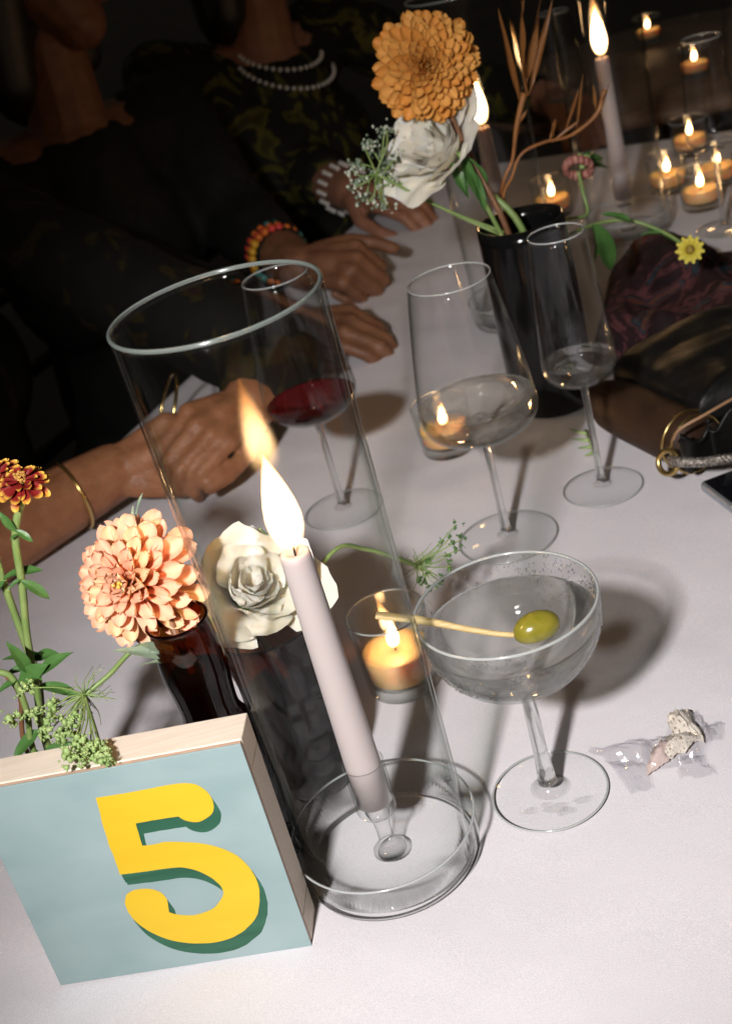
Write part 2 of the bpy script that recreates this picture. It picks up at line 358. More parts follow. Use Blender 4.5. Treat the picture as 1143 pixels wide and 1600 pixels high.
tc_ = mk('tablecloth', cloth(), CLOTH); tag(tc_, 'white linen cloth covering the whole table and hanging over its sides', 'tablecloth')

# ---------------------------------------------------------------- hurricane candle holder
def flame_mesh(h, r, lean=(0, 0), n=20, notch=True):
    prof = [(0, 0), (.45, .03), (.75, .10), (.95, .22), (1, .34), (.9, .48), (.7, .63), (.45, .78), (.22, .9), (.08, .97), (0, 1)]
    v, f = lathe([(a * r, b * h) for a, b in prof], n)
    t = v[:, 2] / h
    v[:, 0] += lean[0] * h * t ** 1.6; v[:, 1] += lean[1] * h * t ** 1.6
    return v, f
def make_hurricane(label, loc, group, lit=True, fm=FLAME):
    t = thing('hurricane_candle_holder', label, 'candle holder', loc, group)
    tr = mk('tray', lathe([(0, .0012), (.044, .0012), (.0488, .0022), (.0504, .006), (.0512, .023), (.0516, .0242), (.0508, .0246), (.0498, .0238), (.0486, .0075), (.046, .0046), (0, .0042)], 96), GLASS_FOOT, t)
    mk('rim', lathe([(.0512 + .0007 * math.cos(a), .0246 + .0007 * math.sin(a)) for a in np.linspace(0, 2 * math.pi, 8, endpoint=False)], 96, closed=True), RIM_GLINT, tr)
    mk('foot_ring', lathe([(.0470 + .0011 * math.cos(a), .0012 + .0011 * math.sin(a)) for a in np.linspace(0, 2 * math.pi, 8, endpoint=False)], 96, closed=True), GLASS_SOLID, tr)
    st = mk('candle_cup', lathe([(0, .034), (.0098, .0335), (.0112, .036), (.0112, .066), (.0114, .0672), (.0106, .0676), (.0101, .066), (.0100, .041), (.006, .0382), (0, .038)], 48), GLASS, t)
    mk('stem', lathe([(0, .0043), (.0095, .0043), (.0092, .0062), (.006, .0085), (.0044, .012), (.0042, .020), (.005, .028), (.0072, .0335), (0, .0338)], 32), STEM_GLASS, st)
    tu = mk('glass_tube', lathe([(.0452, .0050), (.0453, .05), (.0460, .17), (.0470, .326), (.0474, .3295), (.0484, .3295), (.0487, .326), (.0478, .17), (.0469, .05), (.0467, .0050)], 128, closed=True), GLASS_TUBE, t)
    mk('rim', lathe([(.0479 + .0011 * math.cos(a), .3303 + .0011 * math.sin(a)) for a in np.linspace(0, 2 * math.pi, 10, endpoint=False)], 128, closed=True), RIM_GLASS, tu)
    c = mk('candle', lathe([(0, .041), (.0096, .041), (.0096, .07), (.0088, .13), (.0078, .197), (.0074, .2005), (.0060, .2012), (.0035, .1995), (0, .1988)], 40), WAX, t)
    mk('wick', tube(spl([(0, 0, .1975), (.0003, 0, .203), (.0016, -.0006, .207)], 4), .0006, 6), WICK, c)
    if lit:
        fv = flame_mesh(.054, .0094, (.0, -.03)); mk('flame', shift(fv, (0, 0, .2025)), fm, c)
    return t
make_hurricane('tall clear glass hurricane cylinder with lit taper beside the number sign', (-.0386, .5517, 0), 'glass hurricane candle holders along the table')
h2 = make_hurricane('tall glass hurricane cylinder with lit taper behind the orange dahlia', tuple(tpt(0, 0)), 'glass hurricane candle holders along the table', fm=FLAME_FAR)
p_ = aty(745, 160, 1.29); h2.location = (p_[0], p_[1], 0)
h3 = copy_tree(h2); p_ = aty(940, 95, 1.45); h3.location = (p_[0], p_[1], 0); h3['label'] = 'tall glass hurricane cylinder with lit taper beside the yellow daisy stems'

# ---------------------------------------------------------------- stemware
def make_glass(name, label, loc, outer, foot_r, stem_z, stem_r, level, liquid, wall=.0009, group=None, rimr=.0006):
    """outer: bowl profile from the stem up to the rim"""
    t = thing(name, label, 'glass', loc, group)
    n = len(outer); inner = [(max(r - wall, 0), z + (wall * 1.4 if i == 0 else wall * .6 if i < n - 1 else -.0004)) for i, (r, z) in enumerate(outer)]
    P = spl([(r, 0, z) for r, z in outer], 6); Q = spl([(r, 0, z) for r, z in inner], 6)
    prof = [(max(a, 0), b) for a, _, b in P]; iprof = [(max(a, 0), b) for a, _, b in Q]
    bowl = mk('bowl', lathe(prof + iprof[::-1], 96), GLASS, t)
    rr, rz = outer[-1]
    mk('rim', lathe([(rr - wall / 2 + rimr * math.cos(a), rz + rimr * math.sin(a)) for a in np.linspace(0, 2 * math.pi, 8, endpoint=False)], 96, closed=True), RIM_GLINT, bowl)
    zb = outer[0][1]
    sm = mk('stem', lathe([(0, .0078), (stem_r * 1.38, .0080), (stem_r * 1.25, .012), (stem_r, .03), (stem_r * .97, stem_z - .012), (stem_r * 1.3, stem_z - .004), (stem_r * 2.0, stem_z + .0008), (0, zb + .0006)], 32), GLASS_SOLID, t)
    mk('stem_base', lathe([(stem_r * 2.6, .0034), (stem_r * 2.0, .0048), (stem_r * 1.5, .0070), (stem_r * 1.40, .0081)], 32), STEM_GLASS, sm)
    ft = mk('foot', lathe([(0, .0003), (foot_r - .001, .0003), (foot_r, .0010), (foot_r - .0008, .0017), (foot_r * .6, .0024), (stem_r * 2.4, .0036), (0, .0044)], 96), GLASS_FOOT, t)
    mk('foot_edge', lathe([(foot_r - .0004 + .0006 * math.cos(a), .0010 + .0006 * math.sin(a)) for a in np.linspace(0, 2 * math.pi, 8, endpoint=False)], 96, closed=True), RIM_GLINT, ft)
    if liquid:
        lq = [(max(r - .0003, 0), z + .0003) for r, z in iprof if z < level]
        rl = np.interp(level, [z for r, z in iprof], [r for r, z in iprof])
        lq += [(rl - .0003, level), (rl - .0015, level - .0004), (rl * .5, level - .0005), (0, level - .0005)]
        lq[0] = (0, lq[0][1])
        mk('liquid', lathe(lq, 96), liquid, t)
    return t
BOWL_WINE = [(0, .0850), (.010, .0862), (.026, .0905), (.0385, .0985), (.0432, .1080), (.0428, .1180), (.0395, .145), (.0345, .178), (.02935, .210)]
BOWL_FLUTE = [(0, .0925), (.010, .0932), (.021, .0962), (.0268, .1015), (.0283, .1085), (.0274, .122), (.0250, .155), (.0225, .185), (.0204, .209)]
BOWL_COUPE = [(0, .0775), (.007, .0778), (.022, .0822), (.036, .0925), (.0445, .1055), (.0482, .1180), (.04865, .1303)]
make_glass('wine_glass', 'wide bowled wine glass of pale wine in front of the black vase', (.09815, .851, 0), BOWL_WINE, .03795, .086, .0030, .1175, WHITE_WINE)
make_glass('wine_glass', 'wine glass with red wine seen behind the hurricane cylinder', tuple(at(537, 797)), [(r * .89, z) for r, z in BOWL_WINE], .0336, .086, .0028, .1055, RED_WINE)
make_glass('champagne_glass', 'slim tulip champagne glass nearly empty beside the black leather bag', (.18305, .88455, 0), BOWL_FLUTE, .0312, .093, .0027, .1115, MARTINI)
coupe = make_glass('coupe_glass', 'coupe cocktail glass of clear martini with an olive on a pick', (.0562, .566, 0), BOWL_COUPE, .0330, .0775, .0041, .1165, MARTINI, wall=.0011, rimr=.0009)
fg = [o for o in COL.objects if o.name.startswith('champagne_glass')][0]
for px, lb in (((.47, 1.37), 'added empty tulip glass catching reflections beside the third hurricane cylinder'), ((.61, 1.62), 'added empty tulip glass catching reflections among the far votives'), ((.63, 1.46), 'empty tulip glass at the scarf side of the cloth end'), ((.416, 1.767), 'added empty tulip glass catching reflections behind the pod flower stem')):  # extra glasses added to pick up reflections of the flames
    c = copy_tree(fg); c.location = (px[0], px[1], 0); c['label'] = lb; c['group'] = 'added empty glasses at the table end'
    for ch in list(c.children):
        if ch.name.startswith('liquid'): bpy.data.objects.remove(ch)
# drops of condensation inside the coupe
def bowl_r(z, prof): P = spl([(r, 0, z) for r, z in prof], 12); return float(np.interp(z, P[:, 2], P[:, 0]))
parts = []
for k in range(3600):
    a = rng.uniform(0, 2 * math.pi); z = rng.uniform(.098, .1295)
    dens = .42 + .30 * math.sin(a * 2 + 1.2) + .75 * fbm((math.cos(a) * 3, math.sin(a) * 3, z * 120))
    if rng.random() > dens: continue
    ins = z > .118
    r = bowl_r(z, BOWL_COUPE) - (.0012 if ins else -.0001); s_ = rng.uniform(.00016, .0005) * (1.3 if rng.random() < .15 else 1)
    parts.append(ball((r * math.cos(a), r * math.sin(a), z), s_, 6, 4, (1, 1, 1.1)))
mk('condensation', join(*parts), GLASS_SOLID, coupe)
tag(coupe.children[-1], kind='stuff')
parts = []
for cx, cy_, rx, ry in ((-.001, -.017, .0062, .0036), (.0035, -.0215, .0048, .0030), (.0142, -.0165, .0046, .0026), (-.0155, -.0135, .0036, .0026), (-.006, -.0125, .0025, .0022)):
    v, f = ball((0, 0, 0), 1, 20, 8); 
    ang = np.arctan2(v[:, 1], v[:, 0]); wob = 1 + .18 * np.sin(3 * ang + cx * 900) + .1 * np.sin(5 * ang)
    v = np.c_[v[:, 0] * rx * wob + cx, v[:, 1] * ry * wob + cy_, np.maximum(v[:, 2], -.2) * .0008 + .0026]; parts.append((v, f))
mk('spilled_drop', join(*parts), thin_glass('water_drop', (1, 1, 1), (.8, .82, .82), .04), coupe)
# olive on its pick
OL = at(838, 981, .1185)
ol = thing('olive', 'green olive floating in the martini on a bamboo pick', 'olive', tuple(OL))
oa = unit(at(872, 966, .1185) - at(803, 993, .1185))
OLM = mat('olive_skin', (.19, .17, .015), .22, (.27, .23, .03), 120, sss=.25, coat=.4, bump=.05)
mk('flesh', xf(ball((0, 0, 0), 1, 28, 16, (.0128, .0088, .0088)), frame(oa, (0, 0, 1))), OLM, ol)
pk = thing('cocktail_pick', 'bamboo paddle pick resting on the coupe rim', 'pick', tuple(OL))
BAM = wood_mat('bamboo', (.50, .36, .15), (.64, .48, .23), (40, 900, 900))
pp = [OL, at(800, 992, .1185), at(735, 984, .1235), at(690, 975, .1285), at(645, 967, .1325)]
mk('shaft', tube(spl(pp, 6), [.0015, .0015, .0017, .0020, .0024], 10), BAM, pk, True, True)
e0, e1 = at(650, 968, .1322), at(587, 961, .138)
mk('paddle', xf(rbox(np.linalg.norm(e1 - e0), .0068, .0022, .0006), frame(e1 - e0, UP - .3 * FW, (e0 + e1) / 2)), BAM, pk, True, True)

# ---------------------------------------------------------------- votive candles
def make_votive(label, loc, r=.026, h=.058, fm=FLAME_FAR, group='clear glass votive candles', wax=.5, fh=.022):
    t = thing('votive_candle', label, 'candle', loc, group)
    k = r / .026
    gl = mk('glass_cup', lathe([(0, .0008), (.0225 * k, .0008), (.0238 * k, .003), (.026 * k, h - .001), (.0258 * k, h), (.0248 * k, h), (.0244 * k, h - .001), (.0224 * k, .0095), (.019 * k, .0072), (0, .0068)], 64), VOTIVE_GLASS, t)
    mk('rim', lathe([(.0253 * k + .0007 * math.cos(a), h + .0006 * math.sin(a)) for a in np.linspace(0, 2 * math.pi, 8, endpoint=False)], 64, closed=True), RIM_GLINT, gl)
    zt = h * wax
    w = mk('wax', lathe([(0, .0098), (.0195 * k, .0098), (.0212 * k, .012), (.0226 * k, zt), (.021 * k, zt + .0004), (.014 * k, zt - .0012), (0, zt - .0018)], 40), WAX_VOTIVE, t)
    mk('wick', tube([(0, 0, zt - .003), (.0004, 0, zt + .003)], .0005, 6), WICK, w)
    mk('flame', shift(flame_mesh(fh, fh * .22, (.1, 0)), (0, 0, zt + .0008)), fm, w)
    return t
v1 = make_votive('clear glass votive with glowing candle between the hurricane and the coupe', tuple(at(633, 1068)), .0262, .058, FLAME)
v2 = make_votive('clear glass votive with glowing candle behind the pale wine glass', tuple(at(702, 702)), .0255, .046, FLAME)
for px, lb in (((1040, 262), 'glowing votive candle behind the yellow daisy'), ((1092, 285), 'glowing votive candle by the patterned scarf'), ((1075, 205), 'glowing votive candle at the end edge of the cloth'), ((1118, 250), 'glowing votive candle between the scarf and the cloth end'), ((1010, 40), 'glowing votive candle on the dark side table'), ((1083, 90), 'glowing votive candle on the dark side table'), ((860, 300), 'glowing votive candle behind the black vase')):  # added lit votives stand in for flame reflections in the far glassware
    d = ray(*px); q = at(px[0], px[1], .03)
    c = copy_tree(v2); c.location = (q[0], q[1], 0); c['label'] = lb; c['group'] = 'added far votive candles'
    for w_ in c.children:
        for x_ in w_.children:
            if x_.name.startswith('flame'):
                if 'FV' not in globals(): FV = x_.data.copy(); FV.materials[0] = flame_mat('flame_small', 22)
                x_.data = FV

sc_ = np.array([.73, 2.27, 0])
sd_t = thing('added_side_table', 'added dark round wooden side table behind the main table', 'table', (sc_[0], sc_[1], GZ))  # added under the stand-in votives; dark wood gives a warm brown glow
mk('tabletop', shift(lathe([(0, -.03), (.33, -.03), (.345, -.02), (.345, -.008), (.335, 0), (0, 0)], 48), sc_), TWOOD, sd_t, True, True)
mk('pedestal', shift(lathe([(0, GZ + .03), (.05, GZ + .03), (.035, -.4), (.04, -.03), (0, -.03)], 24), sc_), TWOOD, sd_t, True, True)
mk('base', shift(lathe([(0, GZ), (.24, GZ), (.24, GZ + .015), (.06, GZ + .04), (0, GZ + .04)], 36), sc_), TWOOD, sd_t, True, True)

# ---------------------------------------------------------------- number sign
BL, BR = at(95, 1540), at(487, 1478)
ux = unit(BR - BL); mh = np.array([-ux[1], ux[0], 0]); lean = R(3.0)
uz = np.array([0, 0, math.cos(lean)]) + mh * math.sin(lean); un = -np.cross(ux, uz) * -1
un = np.cross(uz, ux)                       # points away from the camera, into the panel
SW, SH, ST = float(np.linalg.norm(BR - BL)), .1315, .0265
sg = thing('table_number_sign', 'small wooden box panel painted teal with a yellow number five', 'sign', tuple(BL))
def sp3(x, y, d=0): return BL + ux * x + uz * y + un * d
def sbox(x0, x1, y0, y1, d0, d1):
    v = [sp3(x, y, d) for d in (d0, d1) for x, y in ((x0, y0), (x1, y0), (x1, y1), (x0, y1))]
    return np.array(v), [(0, 1, 2, 3), (7, 6, 5, 4), (1, 0, 4, 5), (2, 1, 5, 6), (3, 2, 6, 7), (0, 3, 7, 4)]
PLY = wood_mat('birch_ply', (.50, .33, .24), (.60, .42, .31), (30, 500, 500)); PINE = wood_mat('pale_pine', (.72, .62, .50), (.80, .71, .60), (25, 700, 700))
TEAL = paint_mat('teal_paint', (.245, .345, .345), (.305, .40, .40), (14, 14, 30))
YEL = paint_mat('yellow_paint', (.70, .445, .012), (.74, .48, .018), (8, 8, 60)); GRN = paint_mat('green_paint', (.014, .085, .045), (.028, .125, .07), (12, 12, 120))
bd = mk('painted_face', sbox(0, SW, 0, SH, 0, .0010), TEAL, sg, False, True)
mk('panel', sbox(.0004, SW - .0004, .0004, SH - .0004, .0010, .0040), PLY, sg, False, True)
mk('frame_bar', sbox(0, SW, SH - .018, SH, .0040, ST), PINE, sg, False, True)
mk('frame_bar', sbox(0, SW, 0, .018, .0040, ST), PINE, sg, False, True)
mk('frame_bar', sbox(SW - .018, SW, .018, SH - .018, .0040, ST), PINE, sg, False, True)
mk('frame_bar', sbox(0, .018, .018, SH - .018, .0040, ST), PINE, sg, False, True)
for ch_ in sg.children:
    bv_ = ch_.modifiers.new('edge', 'BEVEL'); bv_.width = .0007 if ch_.name.startswith('frame_bar') else .0003; bv_.segments = 2
FIVE = [(300, 293), (365, 283), (430, 272), (500, 257), (560, 248), (590, 247), (615, 251), (645, 270), (664, 298), (669, 320), (664, 340), (645, 358), (622, 367), (600, 368), (575, 362), (557, 350), (520, 355), (470, 364), (425, 372), (432, 400), (445, 442), (490, 438), (515, 430), (580, 431), (640, 436), (700, 452), (745, 475), (775, 503), (797, 537), (810, 572), (813, 610), (808, 645), (795, 675), (770, 702), (728, 730), (670, 746), (600, 748), (530, 738), (465, 710), (425, 680), (396, 645), (388, 615), (395, 595), (420, 580), (460, 575), (500, 585), (519, 603), (527, 628), (529, 650), (560, 660), (610, 661), (655, 647), (688, 618), (700, 590), (690, 565), (655, 537), (610, 516), (560, 508), (500, 515), (440, 525), (375, 532), (361, 490), (342, 440), (321, 375)]
def on_sign(px, py):
    d = ray(px, py); t = ((BL - CAM) @ un) / (d @ un); q = CAM + d * t - BL; return q @ ux, q @ uz
def smooth_outline(P, it=2, lim=38):
    P = [np.array(p, float) for p in P]
    for _ in range(it):
        n = len(P); Q = []
        for i in range(n):
            a, b, c = P[i - 1], P[i], P[(i + 1) % n]; d1, d2 = b - a, c - b
            ang = abs(math.degrees(math.atan2(d1[0] * d2[1] - d1[1] * d2[0], d1 @ d2)))
            if ang > lim: Q.append(b)
            else: Q += [b - d1 * .25, b + d2 * .25]
        P = Q
    return P
FIVE = smooth_outline(FIVE)
def numeral(off, d):
    P = []
    for a, b in FIVE:
        x, y = on_sign((a + off[0]) / 2, 1100 + (b + off[1]) / 2); w_ = fbm((x * 160, y * 160, off[0]), 1.0, 3) * 3.5e-4; P.append((x + w_, y - w_ * .7))
    n = len(P); v = [sp3(x, y, -d) for x, y in P] + [sp3(x, y, .0004) for x, y in P]
    return np.array(v), [tuple(range(n - 1, -1, -1))] + [(i, (i + 1) % n, n + (i + 1) % n, n + i) for i in range(n)]
fs = join(*[numeral((24 * k, 33 * k), .00008 + .00001 * (5 - i)) for i, k in enumerate((.3, .55, .8, 1.0))])
o = mk('painted_shadow', fs, GRN, sg, False, True); o['label'] = 'dark green painted drop shadow of the numeral'
o = mk('painted_number', numeral((0, 0), .00028), YEL, sg, False, True); o['label'] = 'yellow painted numeral five'
for nm in ('painted_shadow', 'painted_number'):
    bm = bmesh.new(); bm.from_mesh(bpy.data.objects[nm].data); bmesh.ops.triangulate(bm, faces=[q for q in bm.faces if len(q.verts) > 4]); bm.to_mesh(bpy.data.objects[nm].data); bm.free()

# ---------------------------------------------------------------- flower builders
def petal_mesh(name, w, cup, curl, mat_, notch=0.0, nu=8, nv=6, base=.28, ruffle=0.0, seed=0):
    """unit-long petal along X, width w, cupped along its sides, tip curling by curl"""
    def fn(u, v):
        u = 1 - (1 - u) ** 1.7; x = u; prof = (base + (1 - base) * math.sin(min(u * 1.45, 1.57)) ** 1.0) * (1 if u < .72 else math.sqrt(max(0, 1 - ((u - .72) / .285) ** 2)))
        s = (v - .5) * 2; y = s * w / 2 * max(prof, .03)
        x = x - notch * (1 - abs(s)) * (u ** 8)
        z = cup * w * (s * s) * (0.4 + .6 * (1 - u)) + curl * u * u
        if ruffle: z += ruffle * u * fbm((u * 2.3 + seed, s * 1.7, seed * 1.3), 1.0, 2); x += .06 * ruffle * u * math.sin(s * 5 + seed) * 3
        return (x, y, z)
    v, f = grid(fn, nu, nv); return mesh(name, v, f, mat_)
def place_petal(me, parent, c, d, up, length, width=1.0, pname='petal', twist=0.0):
    M = frame(d, up, np.asarray(c) - np.array(parent.location))
    M = M @ Matrix.Rotation(twist, 4, 'X') @ Matrix.Diagonal((length, length * width, length, 1))
    return link(pname, me, parent, M)
def dahlia(root, c, n, rad, count, meshes, inner=6, tmax=105, core=.28, squash=.55):
    n = unit(n); e1 = unit(np.cross(n, [0, 0, 1.0])); e2 = np.cross(n, e1)
    for i in range(count):
        k = i / (count - 1); ph = i * 2.39996 + rng.normal(0, .06); th = R(inner + (tmax - inner) * k ** .75) + rng.normal(0, .04)
        rd = math.cos(ph) * e1 + math.sin(ph) * e2; d = n * math.cos(th) + rd * math.sin(th)
        cc = c + d * rad * core * (.35 + .65 * k) - n * rad * squash * .35 * k
        L = rad * (.40 + .52 * k ** .7) * rng.uniform(.93, 1.07)
        place_petal(meshes[i % len(meshes)], root, cc, d, n + rd * -.3 * (1 - k) + 1e-3, L, 1.0, 'petal', rng.normal(0, .12))
def stem(root, pts, r, m_=STEM, name='stem', n=8): return mk(name, tube(spl(pts, 7), r, n), m_, root, True, True)
def leaf_mesh(name, m_, w=.42, cup=.25, curl=-.18, seed=0):
    def fn(u, v):
        s = (v - .5) * 2; p = math.sin(math.pi * min(u * .98 + .02, 1)) ** .8 * (1 - .25 * u); y = s * w / 2 * max(p, .02)
        return (u, y, cup * w * abs(s) * .6 * p + curl * u * u + .02 * math.sin(u * 9 + seed) * s)
    v, f = grid(fn, 9, 6); return mesh(name, v, f, m_)
LEAVES = [leaf_mesh('leaf', GREEN, .42, .3, -.22, 1), leaf_mesh('leaf', GREEN, .36, .4, -.3, 2), leaf_mesh('leaf', GREEN, .5, .25, -.12, 3)]
LEAF_G = [leaf_mesh('leaf', GREEN_GREY, .22, .3, -.1, 1), leaf_mesh('leaf', GREEN_GREY, .28, .2, .1, 4)]
LEAF_T = [leaf_mesh('leaf', GREEN, .10, .3, .1, 1)]
def leaf(root, a, b, i=0, up=None, lib=LEAVES, name='leaf', wd=1.0):
    a = np.asarray(a); b = np.asarray(b); L = np.linalg.norm(b - a)
    up = (-FW * .7 + UP * .6 + rng.normal(0, .25, 3)) if up is None else up
    place_petal(lib[i % len(lib)], root, a, b - a, up, L, wd, name)

# peach dahlia in the amber vase
A0 = at(413, 1326); 
PEACH = petal_mat('peach_petal', (.76, .17, .05), (.88, .48, .31), sss=.3)
PEACH2 = petal_mat('apricot_petal', (.78, .24, .06), (.88, .54, .31), sss=.3)
DC = aty(196, 911, .60)
dh = thing('dahlia', 'large peach dahlia leaning out of the amber bottle vase', 'flower', tuple(DC))
vd = unit(DC - CAM); nd = unit(-vd * .86 - RT * .45 - UP * .10)
PM = [petal_mesh('petal', .46, .75, -.06, PEACH), petal_mesh('petal', .42, .85, -.14, PEACH2), petal_mesh('petal', .47, .6, .06, PEACH, .05), petal_mesh('petal', .43, .8, -.02, PEACH)]
dahlia(dh, DC - nd * .006, nd, .0335, 92, PM, 8, 116, .24)
CORE = mat('dahlia_core', (.80, .45, .06), .6, (.85, .58, .12), 300, bump=.5, bscale=600)
mk('core', shift(join(*[ball(np.array(nd) * (.0035 + .003 * rng.random()) + rng.normal(0, .0013, 3), .0012, 6, 4) for _ in range(26)]), (0, 0, 0)), CORE, dh)
stem(dh, [DC - nd * .012, DC - nd * .03 + (0, 0, -.012), A0 + (-.004, .006, .148), A0 + (.004, 0, .03)], .0023, STEM_BROWN)

# amber bottle vase (front) and the wider amber vase with the rose
va = thing('bottle_vase', 'dark amber glass bottle vase with a waist behind the number sign', 'vase', tuple(A0))
PA = [(0, .001), (.020, .001), (.0235, .003), (.0262, .02), (.0275, .05), (.0268, .072), (.0225, .088), (.0170, .099), (.0158, .106), (.0165, .118), (.0178, .132), (.0172, .148), (.0160, .160), (.0162, .163)]
mk('body', lathe([(max(a, 0), b) for a, _, b in spl([(r, 0, z) for r, z in PA], 5)], 64), AMBER, va)
mk('lip', lathe([(.0162 + .0009 * math.cos(a), .163 + .0009 * math.sin(a)) for a in np.linspace(0, 2 * math.pi, 8, endpoint=False)], 64, closed=True), AMBER, va)
mk('water', lathe([(0, .003), (.019, .003), (.0228, .005), (.0255, .02), (.0266, .05), (.026, .072), (.0216, .088), (.0163, .099), (.0151, .106), (.0158, .118), (.0168, .128), (0, .128)], 48), WATER, va)
B0 = at(497, 1215)
vb = thing('round_vase', 'smoky amber glass vase holding the white rose behind the cylinder', 'vase', tuple(B0))
PB = [(0, .001), (.019, .001), (.0235, .004), (.0285, .022), (.030, .042), (.0285, .060), (.0262, .072), (.0272, .086), (.0300, .104), (.0315, .118)]
mk('body', lathe([(max(a, 0), b) for a, _, b in spl([(r, 0, z) for r, z in PB], 5)], 64), AMBER, vb)
mk('lip', lathe([(.0315 + .0009 * math.cos(a), .118 + .0009 * math.sin(a)) for a in np.linspace(0, 2 * math.pi, 8, endpoint=False)], 64, closed=True), AMBER, vb)
mk('water', lathe([(0, .003), (.018, .003), (.0275, .022), (.029, .042), (.0275, .060), (.0252, .072), (0, .072)], 48), WATER, vb)

# roses
def rose(root, c, n, rad, m_, seed=0, rows=((3, .24, .95, 0), (4, .42, .98, .05), (5, .62, 1.0, .18), (6, .82, .98, .30), (7, .96, .88, .52)), height=1.25, tilt_out=1.0):
    n = unit(n); e1 = unit(np.cross(n, [0.3, 0, 1.0])); e2 = np.cross(n, e1); off = np.array(root.location)
    for ri, (cnt, rr, hh, open_) in enumerate(rows):
        for k in range(cnt):
            a0 = 2 * math.pi * (k + .5 * (ri % 2)) / cnt + rng.normal(0, .14); span = 2 * math.pi / cnt * (1.65 if ri < 3 else 1.5); sd = rng.uniform(0, 50); pt = rng.normal(0, .16); sk = rng.normal(0, .10)
            hk = hh * rng.uniform(.93, 1.05)
            def fn(u, v, a0=a0, span=span, rr=rr, hk=hk, open_=open_, sd=sd, pt=pt, sk=sk):
                s = (u - .5) * 2; wv = .55 + .45 * math.sin(min(1.57, v * 2.1)); tipv = v - .16 * v * abs(s) ** 2.2 + .13 * v ** 6 * max(0, 1 - abs(s) * 2.2) 
                a = a0 + s * span / 2 * wv
                rd = rr * rad * (.30 + .70 * math.sin(min(tipv * 1.35, 1.57))) * (1 + open_ * tilt_out * max(tipv - .35, 0) ** 1.5 * 1.3)
                h = rad * height * hk * (tipv - open_ * .42 * max(tipv - .45, 0) ** 1.4 * 1.6) - rad * .5
                wob = fbm((math.cos(a) * 1.6 + sd, math.sin(a) * 1.6, tipv * 2.2), 1.1, 3)
                rd *= 1 + pt * tipv + sk * s * tipv; rd += rad * .13 * wob * tipv * (.4 + rr * .6); h += rad * .10 * v * fbm((a * 2.5 + sd, v * 2, 1), 1.3, 2)
                rd += rad * .10 * open_ * v ** 6 * (1 + .5 * math.sin(5 * s + sd))
                return c + n * h + (math.cos(a) * e1 + math.sin(a) * e2) * rd - off
            v, f = grid(fn, 16, 14); link('petal', mesh('petal', v, f, m_), root)
IVORY = mat('ivory_petal', (.86, .80, .65), .6, (.92, .89, .80), 45, sss=.5, srad=(.008, .006, .003), bump=.05, bscale=110)
RC = aty(388, 922, .645)
rs = thing('rose', 'full open ivory rose above the smoky amber vase', 'flower', tuple(RC))
nr = unit(-unit(RC - CAM) * .80 + UP * .35 + RT * .12)
rose(rs, RC, nr, .0275, IVORY, height=1.25)
mk('calyx', xf(ball((0, 0, 0), .009, 12, 8), frame(nr, (0, 0, 1), RC - nr * .020)), GREEN, rs, True, True)
stem(rs, [RC - nr * .016, RC - nr * .035, B0 + (.004, .004, .06), B0 + (-.006, -.003, .008)], .0026, STEM)
for a, b in (((330, 985), (352, 1030)), ((345, 960), (372, 1020)), ((318, 940), (345, 985))):
    leaf(rs, aty(*a, .635), aty(*b, .62), 1)

# sage sprig by the vase mouth
sgp = thing('sage_sprig', 'grey green feathery leaf sprig under the peach dahlia', 'leaf', tuple(aty(330, 1035, .60)))
stem(sgp, [A0 + (.002, -.004, .12), aty(318, 1040, .585), aty(300, 1030, .58), aty(235, 1018, .575)], .0008, GREEN_GREY)
for i, (a, b) in enumerate([((285, 1025), (180, 1012)), ((280, 1018), (215, 1008)), ((290, 1030), (218, 1034)), ((300, 1030), (268, 1038)), ((308, 1022), (292, 1008)), ((312, 1034), (322, 1020))]):
    leaf(sgp, aty(*a, .58), aty(*b, .575), i, lib=LEAF_G)
for i, (a, b) in enumerate([((212, 812), (220, 768)), ((205, 815), (209, 790))]):
    leaf(sgp, aty(*a, .625), aty(*b, .63), i, lib=LEAF_G, wd=.8)

